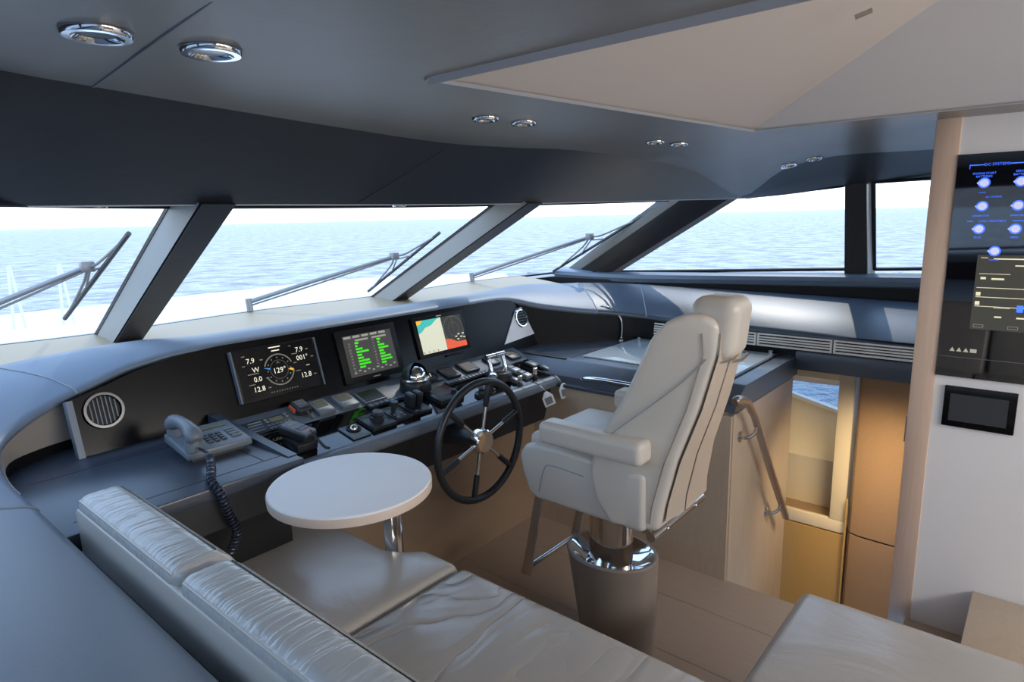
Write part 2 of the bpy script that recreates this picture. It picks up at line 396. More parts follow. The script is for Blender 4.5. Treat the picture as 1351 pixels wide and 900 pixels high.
# ---- wipers
def wiper(label, pivot, joint, b0, b1):
    P, J, A, Bq = map(Vector, (pivot, joint, b0, b1))
    t = thing('windscreen_wiper', label, 'wiper', P, 'windscreen wipers')
    d = (J - P); off = Vector((0, 0, .016))
    MB().use('wiper').tube([P, P + d * .3 + off * .2, J], [.013, .012, .009], 8).build('arm', None, t)
    MB().use('wiper').tube([P - off * 1.4, P + d * .5 - off * 1.2, J - off * .8], .005, 6).build('parallel_rod', None, t)
    MB().use('wiper').cyl(P - Vector((0, .01, .05)), P + Vector((0, 0, .02)), .018, n=12).build('pivot', None, t)
    MB().use('wiper').box(J.x - .025, J.x + .025, J.y - .02, J.y + .02, J.z - .022, J.z + .022, r=.006).build('joint', None, t)
    mb = MB().use('wiperb')
    mb.tube([A, A.lerp(Bq, .5), Bq], .010, 6).build('blade', None, t)
    n_ = (Vector((0, -.55, .85)))
    mid = A.lerp(Bq, .5)
    u = (J - mid).normalized() * .045
    MB().use('wiper').tube(cr([A.lerp(Bq, .06), A.lerp(Bq, .28).lerp(J, .5), J.lerp(mid, .1), A.lerp(Bq, .72).lerp(J, .5), A.lerp(Bq, .94)], 4), .006, 6).build('bracket', None, t)
    MB().use('wiper').tube([A.lerp(Bq, .36), J.lerp(mid, .35), A.lerp(Bq, .64)], .005, 6).build('bracket', None, t)
    return t
wiper('port wiper with steep blade beside the first mullion', (.46, 3.24, 1.25), (.884, 3.049, 1.441), (.955, 2.75, 1.574), (.86, 3.37, 1.20))
wiper('centre wiper with arm pivot on the cowl between the two grey mullions', (1.78, 3.48, 1.160), (2.493, 3.039, 1.386), (2.633, 2.782, 1.52), (2.655, 3.53, 1.13))
wiper('starboard wiper with blade lying along the thick corner pillar', (3.415, 3.288, 1.18), (3.622, 2.381, 1.461), (3.67, 2.024, 1.583), (3.918, 2.906, 1.187))

# ================================================================== WINDSCREEN AND SIDE WINDOWS
def idx(curve, x): return min(range(len(curve)), key=lambda i: abs(curve[i].x - x))
def at_x(curve, x):
    for a, b in zip(curve, curve[1:]):
        if a.x <= x <= b.x: return a.lerp(b, (x - a.x) / (b.x - a.x))
    return curve[0] if x < curve[0].x else curve[-1]
def pane(num, xs_t, xs_b, label):
    k = 8
    rows = []
    for i in range(k + 1):
        a = at_x(GT, xs_t[0] + (xs_t[1] - xs_t[0]) * i / k); b = at_x(GB, xs_b[0] + (xs_b[1] - xs_b[0]) * i / k)
        rows.append([b, a])
    o = bpy.data.objects.new('window_%d' % num, None); COL.objects.link(o); o.location = rows[0][0]; WL[o.name] = Vector(rows[0][0]); struct(o, label)
    MB().use('win').loft(rows).build('glass', None, o)
    fr = MB().use('rubber'); fr.tube([r_[0] for r_ in rows], .008, 6); fr.tube([r_[1] for r_ in rows], .008, 6)
    fr.build('frame', None, o)
    return o
pane(1, (.17, .985), (-.38, .985), 'port windscreen pane')
pane(2, (1.0, 2.70), (1.0, 2.70), 'centre windscreen pane')
pane(3, (2.715, 3.50), (2.715, 4.1), 'starboard windscreen pane')
# mullions: port face painted pale as window-lit, inner face dark, black seal at the glass
def mullion(num, x0, x1, yt, yb, dpy):
    o = bpy.data.objects.new('trim_%d' % num, None); COL.objects.link(o)
    b = Vector((x0, yb, 1.09)); o.location = b; WL[o.name] = b; struct(o)
    sl_ = (yb - yt) / .58
    dp = Vector((0, dpy, .06))                 # depth towards the glass
    t2 = Vector((x0, yt + sl_ * .004, 1.666)); b2 = Vector((x0, yb + sl_ * .10, .99))
    dx = Vector((x1 - x0, .0, 0))
    mb = MB().use('fascia'); mb.add([t2, b2, b2 + dx, t2 + dx, t2 + dp * .9, b2 + dp * .9, b2 + dx + dp * .9, t2 + dx + dp * .9],
        [(0, 1, 2, 3), (4, 7, 6, 5), (0, 3, 7, 4), (1, 5, 6, 2), (3, 2, 6, 7), (0, 4, 5, 1)]); mb.build('inner_cover', None, o)
    e_ = Vector((-.006, 0, 0))
    MB().use('lightface').add([t2 + e_ + dp * .05, b2 + e_ + dp * .05, b2 + e_ + dp * .9, t2 + e_ + dp * .9], [(0, 1, 2, 3)]).build('lit_side_face', None, o)
    MB().use('rubber').add([t2 + e_ * 1.5 + dp * .9, b2 + e_ * 1.5 + dp * .9, b2 + e_ * 1.5 + dp * 1.03, t2 + e_ * 1.5 + dp * 1.03, t2 + dx + dp * .9, b2 + dx + dp * .9, b2 + dx + dp * 1.03, t2 + dx + dp * 1.03],
        [(0, 1, 2, 3), (4, 7, 6, 5), (0, 3, 7, 4), (1, 5, 6, 2), (3, 2, 6, 7), (0, 4, 5, 1)]).build('seal', None, o)
mullion(2, .985, 1.10, 2.16, 3.17, .16)
mullion(3, 2.60, 2.715, 2.07, 3.20, .135)

# side windows (starboard built, port mirrored)
PM = 1.72                                      # mirror plane for the port side structure
def side(sgn):
    f = (lambda p: p) if sgn > 0 else (lambda p: (2 * PM - p[0], p[1], p[2]))
    F = lambda ps: [f(p) for p in ps]
    nm = 4 if sgn > 0 else 6
    def prn(mb, pts, d):
        d = (d[0] * sgn, d[1], d[2]); return mb.prism(F(pts), d)
    # corner pillar
    t_ = [(3.53, 1.75, 1.70), (3.545, 1.66, 1.70), (3.62, 1.52, 1.70), (3.735, 1.39, 1.70), (3.80, 1.42, 1.70), (3.58, 1.83, 1.70)]
    b_ = [(4.15, 3.06, 1.10), (4.10, 2.93, 1.10), (3.98, 2.70, 1.10), (3.985, 2.53, 1.10), (4.06, 2.58, 1.10), (4.2, 3.1, 1.10)]
    o = bpy.data.objects.new('trim_%d' % (nm), None); COL.objects.link(o); o.location = f(b_[0]); WL[o.name] = Vector(f(b_[0])); struct(o)
    MB().use('lightface').loft([F([t_[0], t_[1]]), F([b_[0], b_[1]])]).build('outer_cover', None, o)
    MB().use('lintel').loft([F([t_[1], t_[2], (3.70, 1.43, 1.70)]), F([b_[1], b_[2], (3.965, 2.58, 1.10)])]).build('inner_cover', None, o)
    MB().use('beige').loft([F([(3.70, 1.43, 1.70), t_[3]]), F([(3.965, 2.58, 1.10), b_[3]])]).build('edge_strip', None, o)
    MB().use('rubber').loft([F([t_[3], t_[4], t_[5], t_[0]]), F([b_[3], b_[4], b_[5], b_[0]])]).build('seal', None, o)
    # panes
    for k, (ya, yb, za, zb) in enumerate(((2.36, .885, 1.20, 1.268), (.745, -1.2, 1.272, 1.36))):
        o = bpy.data.objects.new('window_%d' % (nm + k), None); COL.objects.link(o); o.location = f((3.95, yb, zb)); WL[o.name] = Vector(f((3.95, yb, zb))); struct(o)
        yta = 1.40 if k == 0 else ya
        zt = lambda y: 1.750 - .072 * max(0, min(1, (y - .5) / .9))
        pts = [(3.95, ya, za), (3.95, yb, zb), (3.76, yb, zt(yb)), (3.76, (yta + yb) / 2, zt((yta + yb) / 2)), (3.76, yta, zt(yta))]
        MB().use('win').add(F(pts), [(0, 1, 2, 3, 4)]).build('glass', None, o)
        fr = MB().use('rubber'); fr.tube(F([pts[0], pts[1]]), .010, 6); fr.tube(F(pts[2:]), .008, 6)
        if k: fr.tube(F([pts[4], pts[0]]), .011, 6)
        fr.build('frame', None, o)
    # post between side windows
    o = MB().use('lintel'); prn(o, [(3.925, .77, 1.22), (3.925, .885, 1.22), (3.735, .875, 1.76), (3.735, .775, 1.76)], (.05, 0, 0)); o = o.build('trim_%d' % (8 if sgn > 0 else 9), None); struct(o)
    MB().use('vent').loft([F([(3.93, .768, 1.23), (3.74, .765, 1.75)]), F([(3.97, .742, 1.23), (3.78, .742, 1.75)])]).build('pale_edge', None, o)
    # padded bolster below the windows and recess beneath it
    ys = [2.9, 2.5, 2.2, 1.6, .9, .4, -1.4]
    def rail(y):
        z = 1.20 + (2.36 - y) * .03 if y < 2.36 else 1.20
        x = 3.84 if y < 2.2 else 3.84 + (y - 2.2) * .12
        prof = [(x + .14, z + .002), (x + .05, z), (x + .01, z - .012), (x, z - .035), (x + .012, z - .062), (x + .04, z - .075)]
        return [f((a, y, b)) for a, b in prof]
    o = MB().use('dash').loft([rail(y) for y in ys]).build('trim_%d' % (10 if sgn > 0 else 11), None); struct(o)
    o = MB().use('matt').loft([F([(3.87, y, 1.20 - .05 + max(0, 2.36 - y) * .03), (3.87, y, 1.03)]) for y in ys]).build('wall_starboard' if sgn > 0 else 'wall_port', None); struct(o)
    # hull side below the windows, outside
    if sgn < 0:
        o = MB().use('beige').loft([F([(3.97, y, 1.06), (3.97, y, 0)]) for y in ys]).build('wall_port', None); struct(o)
side(1); side(-1)

# ================================================================== CEILING
HX0, HX1 = 1.0, 2.52                          # coffer opening; its forward edge runs slightly aslant
def oy(x): return 1.085 - (x - HX0) * .105
# stations: coffer edge, crease, windscreen head (starboard aft, round the front, port aft)
ST = [((HX1, -2.6), (3.42, -2.6, 1.845), (3.79, -2.6, 1.760)), ((HX1, -.2), (3.42, .1, 1.847), (3.79, .1, 1.755)), ((HX1, .2), (3.42, .5, 1.848), (3.775, .5, 1.745)),
      ((HX1, .55), (3.42, .85, 1.850), (3.765, .9, 1.715)), ((HX1, .75), (3.44, 1.10, 1.800), (3.75, 1.15, 1.690)), ((HX1, oy(HX1)), (3.655, 1.385, 1.684), (3.72, 1.40, 1.676)),
      ((2.42, oy(2.42)), (3.2, 1.45, 1.805), (3.50, 1.64, 1.675)), ((2.30, oy(2.3)), (2.95, 1.62, 1.868), (3.25, 1.84, 1.673)), ((2.12, oy(2.12)), (2.56, 1.77, 1.9), (2.95, 2.0, 1.671)),
      ((1.95, oy(1.95)), (2.2, 1.88, 1.9), (2.55, 2.13, 1.668)), ((1.75, oy(1.75)), (1.85, 1.925, 1.9), (1.85, 2.2, 1.666)), ((1.5, oy(1.5)), (1.29, 1.82, 1.9), (1.25, 2.2, 1.667)),
      ((1.25, oy(1.25)), (.86, 1.72, 1.9), (.80, 2.19, 1.665)), ((HX0, oy(HX0)), (.52, 1.63, 1.9), (.42, 2.10, 1.661)), ((HX0, .9), (.36, 1.58, 1.9), (.12, 1.78, 1.665)),
      ((HX0, .7), (.0, 1.42, 1.9), (-.2, 1.37, 1.685)), ((HX0, .4), (-.2, 1.0, 1.88), (-.33, .9, 1.71)), ((HX0, 0), (-.22, .4, 1.87), (-.36, .4, 1.735)), ((HX0, -2.6), (-.22, -2.6, 1.87), (-.36, -2.6, 1.75))]
Ee = cr([q[1] for q in ST], 4); Hh = cr([q[2] for q in ST], 4)
Oo = []
for q0, q1 in zip(ST, ST[1:]):
    for k in range(4): Oo.append(Vector((q0[0][0], q0[0][1], 1.9)).lerp(Vector((q1[0][0], q1[0][1], 1.9)), k / 4))
Oo.append(Vector((ST[-1][0][0], ST[-1][0][1], 1.9)))
o = bpy.data.objects.new('ceiling', None); COL.objects.link(o); o.location = (CX, 0, 1.9); WL['ceiling'] = Vector((CX, 0, 1.9)); struct(o)
ceil = o
bmx = MB().use('ceiling')
rows = [Oo] + [[a.lerp(b, k) + Vector((0, 0, (1.9 - b.z) * (1 - k) * k * .8)) for a, b in zip(Oo, Ee)] for k in (.25, .5, .75)] + [Ee, [(a * .5 + b * .5) + Vector((0, 0, -.006)) for a, b in zip(Ee, Hh)], Hh]
bmx.loft(rows)
bmx.use('fascia_shade_blend'); fi = bmx.mi; bmx.use('lintel'); li = bmx.mi
bmx.bm.faces.ensure_lookup_table()
m_ = len(Oo) - 1
for k, f in enumerate(bmx.bm.faces):
    if k // m_ >= 4: f.material_index = li if k % m_ < 20 else fi
bmx.build('headlining', None, ceil, ang=24)
mb = MB().use('vent')
outer = [at_x(GT, p.x) + Vector((0, .03, .006)) if p.y > 1.5 else p + Vector((.03 if p.x > CX else -.03, 0, .01)) for p in Hh]
mb.loft([Hh, [p + Vector((0, .012, -.004)) for p in Hh], outer])
mb.build('pale_return', None, ceil)
# roof shell above everything
mb = MB().use('gel')
mb.loft([outer, [Vector((p.x, p.y, 2.2)) for p in outer]]); mb.add([Vector((p.x, p.y, 2.2)) for p in outer], [tuple(range(len(outer)))])
mb.build('roof_shell', None, ceil)
mb = MB().use('seam')
mb.tube([(.46, .91, 1.899), (.535, 1.63, 1.8985)], .0022, 5).build('panel_seam', None, ceil)
MB().use('darkgrey').tube([(1.88, 1.885, 1.893), (1.72, 2.05, 1.76), (1.62, 2.185, 1.672)], .002, 5).build('panel_seam', None, ceil)
# coffer: sloping faces up to a flat roof panel
a = [Vector((HX0, oy(HX0), 1.9)), Vector((HX1, oy(HX1), 1.9)), Vector((HX1, -2.6, 1.9)), Vector((HX0, -2.6, 1.9))]
bq = [Vector((HX0 + .25, .15, 2.13)), Vector((HX1 - .52, .24, 2.13)), Vector((HX1 - .52, -2.6, 2.13)), Vector((HX0 + .25, -2.6, 2.13))]
mb = MB().use('coffer')
mb.add([a[0], a[1], bq[1], bq[0]], [(0, 1, 2, 3)]); mb.build('coffer_forward_face', None, ceil)
MB().use('white').add([a[1], a[2], bq[2], bq[1]], [(0, 1, 2, 3)]).build('coffer_starboard_face', None, ceil)
MB().use('coffer').add([a[3], a[0], bq[0], bq[3]], [(0, 1, 2, 3)]).build('coffer_port_face', None, ceil)
MB().use('white').add(bq, [(0, 1, 2, 3)]).build('coffer_roof', None, ceil)
def lip(pa, pb, inn, wdt, hgt):
    pa, pb, inn = Vector(pa), Vector(pb), Vector(inn).normalized()
    return [pa, pb, pb + inn * wdt, pa + inn * wdt, pa + inn * wdt * .3 - Vector((0, 0, hgt)), pb + inn * wdt * .3 - Vector((0, 0, hgt))]
mb = MB().use('coffertrim')
pts = lip(a[3], a[0], (1, 0, 0), .05, .012); mb.add(pts, [(0, 1, 5, 4), (4, 5, 2, 3)])
pts = lip(a[0], a[1], (0, -1, 0), .018, .006); mb.add(pts, [(0, 1, 5, 4), (4, 5, 2, 3)])
pts = lip(a[1], a[2], (-1, 0, 0), .012, .004); mb.add(pts, [(0, 1, 5, 4), (4, 5, 2, 3)])
mb.build('coffer_trim', None, ceil)
MB().use('bronze').cyl((1.775, .420, 2.045), (1.781, .385, 2.055), .006, n=10).build('catch', None, ceil)
# downlights sit on the headlining surface
from mathutils.bvhtree import BVHTree
hl = [c for c in ceil.children if c.name.startswith('headlining')][0]
BV = BVHTree.FromPolygons([v.co + WL['ceiling'] for v in hl.data.vertices], [tuple(p.vertices) for p in hl.data.polygons])
def downlight(x, y, z, r, label, lens, nrm=(0, 0, -1)):
    hit = BV.ray_cast(Vector((x, y, 1.4)), Vector((0, 0, 1)))
    if z == 1.9 and hit[0] is not None:
        z = hit[0].z - .001; nrm = hit[1] if hit[1].z < 0 else -hit[1]
    t = thing('downlight', label, 'ceiling light', (x, y, z), 'chrome downlights in the headlining')
    MB().use('chrome').lathe((x, y, z), [(r, 0), (r, .004), (r * .93, .009), (r * .72, .009), (r * .60, .001), (r * .58, -.004)], axis=nrm, n=36, caps=False).build('bezel', None, t)
    MB().use(lens).lathe((x, y, z), [(r * .57, .0), (r * .57, .003), (.001, .004)], axis=nrm, n=28).build('lens', None, t)
downlight(.403, 1.18, 1.9, .052, 'large chrome downlight on the dark ceiling, port of the panel seam', 'plastic')
downlight(.575, 1.165, 1.9, .052, 'large chrome downlight on the dark ceiling, starboard of the panel seam', 'lampglass')
downlight(1.51, 1.37, 1.9, .042, 'small chrome downlight forward of the white coffer edge, first of its pair', 'lampglass')
downlight(1.67, 1.35, 1.9, .042, 'small chrome downlight forward of the white coffer edge, second of its pair', 'plastic')
downlight(2.50, 1.32, 1.9, .040, 'small chrome downlight just beyond the point of the white coffer', 'lampglass')
downlight(2.62, 1.27, 1.9, .040, 'small chrome downlight beyond the coffer point, the further of its pair', 'lampglass')
downlight(3.36, 1.045, 1.9, .040, 'chrome downlight over the starboard side window, the inner of its pair', 'plastic')
downlight(3.37, .93, 1.9, .040, 'chrome downlight over the starboard side window, the outer of its pair', 'lampglass')
downlight(.72, 2.31, 1.668, .032, 'slim chrome light under the windscreen head, beside the first mullion', 'lampglass')
downlight(1.95, 2.32, 1.668, .032, 'slim chrome light under the windscreen head, above the middle pane', 'lampglass')

# ================================================================== FLOOR, WALLS, STAIRWELL
def plank_mat():
    m = mat('oak_planks', (.42, .325, .255), .4, grain=((14, 1.2, 14), .13))
    return m
fl = MB().use(plank_mat())
fl.add([(-.6, -2.6, 0), (2.545, -2.6, 0), (2.545, 3.3, 0), (-.6, 3.3, 0)], [(0, 1, 2, 3)])
fl.add([(2.53, -2.6, 0), (3.9, -2.6, 0), (3.9, .30, 0), (2.53, .30, 0)], [(0, 1, 2, 3)])
fl.add([(2.53, .30, 0), (2.53, .97, 0), (2.53, .97, -.06), (2.53, .30, -.06)], [(0, 1, 2, 3)])
floor = fl.build('floor', None); struct(floor)
mb = MB().use('bronze')
for x in (1.95, 2.28): mb.box(x, x + .002, -.2, 1.95, 0, .0012)
mb.build('plank_joint', None, floor)
o = MB().use(mat('brown_oak_panel', (.30, .21, .14), .45, grain=((1.2, 14, 14), .14))).box(.8, 2.62, 2.02, 2.06, 0, .60).build('wall_forward', None); struct(o)     # panel below the helm
# hull shell closing the space below the windows
def hsh(nm, v):
    o = MB().use('beige').add(v, [(0, 1, 2, 3)]).build(nm, None); struct(o)
hsh('wall_hull', [(-.6, -2.6, 0), (-.6, 3.3, 0), (-.6, 3.3, 1.1), (-.6, -2.6, 1.1)])
hsh('wall_hull', [(-.6, 3.3, 0), (4.2, 3.3, 0), (4.2, 3.3, 1.05), (-.6, 3.3, 1.05)])
hsh('floor', [(2.54, 1.3, 0), (4.2, 1.3, 0), (4.2, 3.3, 0), (2.54, 3.3, 0)])
hsh('wall_hull', [(2.54, 1.45, -1.05), (4.2, 1.45, -1.05), (4.2, 1.45, .8), (2.54, 1.45, .8)])
hsh('wall_hull', [(4.09, 1.45, .66), (4.09, 3.3, .66), (4.09, 3.3, 1.15), (4.09, 1.45, 1.15)])
hsh('wall_hull', [(4.09, -2.6, .66), (4.09, 1.46, .66), (4.09, 1.46, 1.2), (4.09, -2.6, 1.2)])
hsh('wall_hull', [(4.09, .2, -1.05), (4.09, 1.46, -1.05), (4.09, 1.46, .32), (4.09, .2, .32)])
hsh('wall_hull', [(4.09, 1.45, 0), (4.09, 3.3, 0), (4.09, 3.3, .67), (4.09, 1.45, .67)])

# starboard wall with oak post
o = MB().use('white').box(2.722, 2.86, -2.6, .285, 0, 1.925).build('wall_starboard', None); struct(o)
o = MB().use('beige').box(-.6, 3.9, -2.75, -2.65, 0, 2.2).build('wall_aft', None); struct(o)
o = MB().use('woodpost').box(2.715, 2.86, .285, .36, -.06, 1.932, r=.004).build('trim_12', None); struct(o)
MB().use('chrome').box(2.730, 2.775, .36, .366, .72, .82).build('strike_plate', None, o)
# stairwell
o = MB().use('woodp').box(2.555, 3.36, .962, .99, -1.0, .755).build('wall_stair', None); struct(o)
o = MB().use('wood').box(2.5, 4.0, .3, 1.3, -1.05, -1.0).build('floor', None); struct(o)
o = MB().use('woodp').box(2.86, 4.0, .26, .30, -1.0, .8).build('wall_stair', None); struct(o)
t = thing('locker', 'gold-toned lower locker front below the niche in the stairwell', 'locker', (3.5, .85, -1.0))
MB().use('gold').box(3.5, 3.53, .695, 1.2, -1.0, -.105).build('door', None, t)
MB().use('cream').box(3.5, 3.53, .70, 1.2, -.098, -.03, r=.004).build('top_rail', None, t)
t = thing('niche', 'cream-lined niche with a small hull window down the stairs', 'niche', (3.7, .95, -.03))
MB().use('cream').box(3.5, 3.53, .70, .775, -.03, .80, r=.004).build('stile', None, t)
MB().use('cream').box(3.5, 3.53, .775, 1.25, .73, .80, r=.004).build('head_rail', None, t)
MB().use('woodbrown').box(3.53, 3.95, .70, 1.4, -.09, -.06).build('shelf', None, t)
mb = MB().use('cream')     # back lining: low wall, then a sloping face up to the window
mb.loft([[(3.70, .65, -.08), (3.72, .65, .21), (4.0, .65, .352), (4.02, .65, .36)], [(3.70, 1.4, -.08), (3.72, 1.4, .21), (4.0, 1.4, .53), (4.02, 1.4, .54)]])
mb.loft([[(3.53, .70, -.08), (3.53, .70, .80)], [(4.02, .68, -.08), (4.02, .68, .80)]])
mb.loft([[(3.53, .70, .74), (3.53, 1.4, .74)], [(4.02, .70, .575), (4.02, 1.4, .565)]])
mb.build('lining', None, t)
o = bpy.data.objects.new('window_9', None); COL.objects.link(o); o.location = (4.05, 1.0, .4); WL['window_9'] = Vector((4.05, 1.0, .4)); struct(o)
MB().use('hullglass').add([(4.05, .6, .2), (4.05, 1.5, .2), (4.05, 1.5, .7), (4.05, .6, .7)], [(0, 1, 2, 3)]).build('glass', None, o)
fr = MB().use('gel'); fr.prism([(4.0, .62, .335), (4.0, 1.4, .52), (4.0, 1.4, .552), (4.0, .62, .367)], (.05, 0, 0)); fr.build('frame', None, o)
t = thing('wardrobe', 'tall brown wooden cupboard beside the niche down the stairs', 'cupboard', (3.5, .5, -1.0))
def arcp(z0, z1):
    ar = [(3.40 + .07 * (1 - cos(a_)), .675 - .03 * sin(a_)) for a_ in [pi / 2 * k / 6 for k in range(7)]]
    return [(3.47, .675, z0), (3.445, .66, z0), (3.432, .62, z0), (3.425, .5, z0), (3.43, .35, z0), (3.52, .35, z0), (3.52, .675, z0)]
MB().use('woodbrown').prism(arcp(-.05, 0), (0, 0, .85)).build('door', None, t)
MB().use('woodbrown').prism(arcp(-1.0, 0), (0, 0, .94)).build('door', None, t)
MB().use('matt').prism([(p[0] + .006, p[1] - .003, p[2]) for p in arcp(-.06, 0)], (0, 0, .012)).build('gap', None, t)
MB().use('gold').cyl((3.465, .688, -.9), (3.465, .688, .12), .006, n=8).build('edge_strip', None, t)

# ================================================================== PORT LEDGE / DASH LEATHER / STARBOARD LEDGE
S = [(.34, -1.2, .95), (.34, .2, .95), (.34, 1.2, .95), (.34, 1.77, .95), (.34, 2.08, .955), (.375, 2.25, .995), (.47, 2.325, 1.04), (.58, 2.36, 1.075), (.67, 2.375, 1.10), (.77, 2.385, 1.128), (.91, 2.375, 1.15), (1.06, 2.35, 1.158), (1.45, 2.345, 1.158), (1.85, 2.345, 1.156), (2.3, 2.345, 1.155), (2.62, 2.345, 1.152), (2.76, 2.325, 1.138), (2.87, 2.235, 1.10), (3.05, 2.08, 1.062), (3.22, 1.94, 1.035), (3.34, 1.80, 1.01), (3.365, 1.6, .998), (3.365, .9, .985), (3.365, .4, .968), (3.365, -1.2, .95)]
Fq = [(-.42, -1.2, 1.05), (-.42, .2, 1.05), (-.42, 1.2, 1.05), (-.42, 1.9, 1.07), (-.36, 2.3, 1.09), (-.2, 2.55, 1.11), (.1, 2.66, 1.125), (.38, 2.68, 1.135), (.58, 2.70, 1.145), (.75, 2.70, 1.15), (.92, 2.68, 1.15), (1.1, 2.62, 1.145), (1.45, 2.60, 1.145), (1.85, 2.60, 1.145), (2.3, 2.60, 1.145), (2.62, 2.60, 1.148), (2.85, 2.60, 1.155), (3.1, 2.56, 1.17), (3.35, 2.46, 1.16), (3.6, 2.30, 1.15), (3.76, 2.08, 1.135), (3.82, 1.8, 1.125), (3.85, .9, 1.115), (3.86, .4, 1.11), (3.86, -1.2, 1.10)]
Sc, Fc = cr(S, 4), cr(Fq, 4)
def leather_rows(i0, i1):
    rows = []
    for i in range(i0, i1 + 1):
        s_, f_ = Sc[i], Fc[i]; d = f_ - s_; dn = Vector((d.x, d.y, 0)).normalized()
        row = [s_ + dn * .03 + Vector((0, 0, -.028)), s_ + dn * .004 + Vector((0, 0, -.020)), s_ + Vector((0, 0, -.008)), s_ + dn * .006 + Vector((0, 0, .003)), s_ + dn * .022 + Vector((0, 0, .011))]
        for k in (.25, .5, .75, .92):
            row.append(s_ + d * k + Vector((0, 0, .016 + .012 * sin(pi * k))))
        row += [f_ + Vector((0, 0, .008)), f_ + dn * .03 + Vector((0, 0, -.02)), f_ + dn * .035 + Vector((0, 0, -.09))]
        rows.append(row)
    return rows
def section(name, i0, i1, parent, m='dash'): return MB().use(m).loft(leather_rows(i0, i1)).build(name, None, parent, ang=60)
def seam(i, parent):
    r_ = leather_rows(i, i)[0][2:10]
    MB().use('seam').tube([p + Vector((0, 0, .0008)) for p in r_], .0028, 5).build('seam', None, parent)
pl = thing('leather_ledge', 'broad blue-grey padded leather ledge beside the sofa back', 'ledge', (-.1, 0, .9))
section('pad', 0, 12, pl); section('pad', 12, 29, pl); seam(12, pl)
dc = thing('dashboard_cover', 'blue-grey padded leather cover running over the black instrument panel', 'dashboard', (CX, 2.4, 1.1))
section('pad', 29, 74, dc); seam(29, dc)
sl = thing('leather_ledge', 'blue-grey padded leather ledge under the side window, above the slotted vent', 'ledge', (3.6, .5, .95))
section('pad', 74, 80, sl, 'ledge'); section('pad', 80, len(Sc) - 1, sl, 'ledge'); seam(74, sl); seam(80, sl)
# body under the port ledge, shelf behind the sofa
B('base', 'darkgrey', pl, (-.40, .325, -1.2, 2.05, 0, .925))
# tan sill between dash and windscreen
mb = MB().use('sill')
mb.loft([[at_x(Fc[20:84], p.x) + Vector((0, .02, -.05)) for p in GB[3:-2]], [at_x(Fc[20:84], p.x).lerp(p, .5) + Vector((0, 0, -.045)) for p in GB[3:-2]], [p + Vector((0, -.06, .004)) for p in GB[3:-2]], [p + Vector((0, .01, .006)) for p in GB[3:-2]]])
o = mb.build('trim_13', None); struct(o)

# ================================================================== HELM CONSOLE
hc = thing('helm_console', 'wide black and grey helm console under the windscreen', 'console', (CX, 2.1, 0))
PF = ((0, 2.26, .885), (1, 0, 0), (0, .284, .959))         # upright panel
SF = ((0, 2.13, .84), (1, 0, 0), (0, .945, .327))           # sloping strip
DF = ((0, 1.90, .79), (1, 0, 0), (0, .977, .212))          # gloss desk
mb = MB().use('panel').frame(*PF)
mb.prism([(x_, y_, -.03) for x_, y_ in ((.565, -.03), (.565, .190), (.67, .216), (.77, .246), (.91, .272), (1.06, .282), (2.62, .276), (2.76, .258), (2.85, .225), (2.93, .19), (2.93, -.03))], (0, 0, .03)); mb.build('instrument_panel', None, hc)
mb = MB().use('grey').frame(*SF); mb.box(.98, 2.66, 0, .140, -.05, 0, r=.003); mb.build('instrument_strip', None, hc)
mb = MB().use('gloss').frame(*DF); mb.box(1.0, 2.66, .0, .236, -.03, 0); mb.build('control_panel', None, hc)
mb = MB().use('grey')
prof = [(1.905, .796), (1.885, .797), (1.868, .792), (1.858, .78), (1.858, .762), (1.868, .748), (1.885, .742), (1.905, .745)]
mb.prism([(1.0, a_, b_) for a_, b_ in prof], (1.66, 0, 0)); mb.build('padded_edge', None, hc)
mb = MB().use('darkgrey')
mb.prism([(1.0, 1.90, .748), (1.0, 1.95, .56), (1.0, 2.05, .56), (1.0, 2.2, .79), (1.0, 1.91, .76)], (1.66, 0, 0)); mb.build('apron', None, hc)
mb = MB().use('darkgrey'); mb.box(2.66, 2.675, 1.9, 2.35, .56, .865); mb.build('end_panel', None, hc)
# beige and dark curved end panels under the leather
pc = [Sc[i] for i in range(14, 31)]
mb = MB().use('beige')
mb.loft([[p + Vector((0, .02, -.02)) for p in pc], [Vector((p.x + .012, p.y + .03, .925)) for p in pc]]); mb.use('matt'); mb.loft([[Vector((p.x + .012, p.y + .03, .925)) for p in pc], [Vector((p.x + .012, p.y + .05, .80)) for p in pc]]); mb.build('corner_panel', None, hc)
pc = [Sc[i] for i in range(62, 83)]
mb = MB().use('matt'); mb.loft([[p + Vector((0, .02, -.02)) for p in pc], [Vector((p.x, p.y + .03, .86)) for p in pc]]); mb.build('corner_panel', None, hc)
mb = MB().use('grey').frame(*PF); mb.box(.553, .572, .0, .188, -.02, .012); mb.build('end_strip', None, hc)
# chart desk on the port side
dk = thing('side_desk', 'low dark desk with the phone on it, port of the instruments', 'desk', (.65, 1.95, .70))
mb = MB().use('desk'); mb.box(.345, .99, 1.69, 2.44, .855, .892, r=.006); mb.build('top', None, dk)
mb = MB().use('darkgrey'); mb.box(.36, .985, 1.694, 2.2, .765, .858); mb.build('front_panel', None, dk)
mb = MB().use('matt'); mb.box(.36, .96, 1.75, 2.2, .61, .765); mb.build('recessed_plinth', None, dk)
mb = MB().use('darkgrey'); mb.box(.40, .985, 1.762, 1.766, .8915, .8928); mb.box(.40, .90, 2.135, 2.139, .8915, .8928); mb.box(.898, .902, 1.766, 2.139, .8915, .8928); mb.build('groove', None, dk)
mb = MB().use('desk'); mb.prism([(.96, 2.26, .89), (.96, 2.26, .930), (.96, 2.18, .924), (.96, 1.73, .895), (.96, 1.73, .89)], (.03, 0, 0)); mb.build('raised_edge', None, dk)

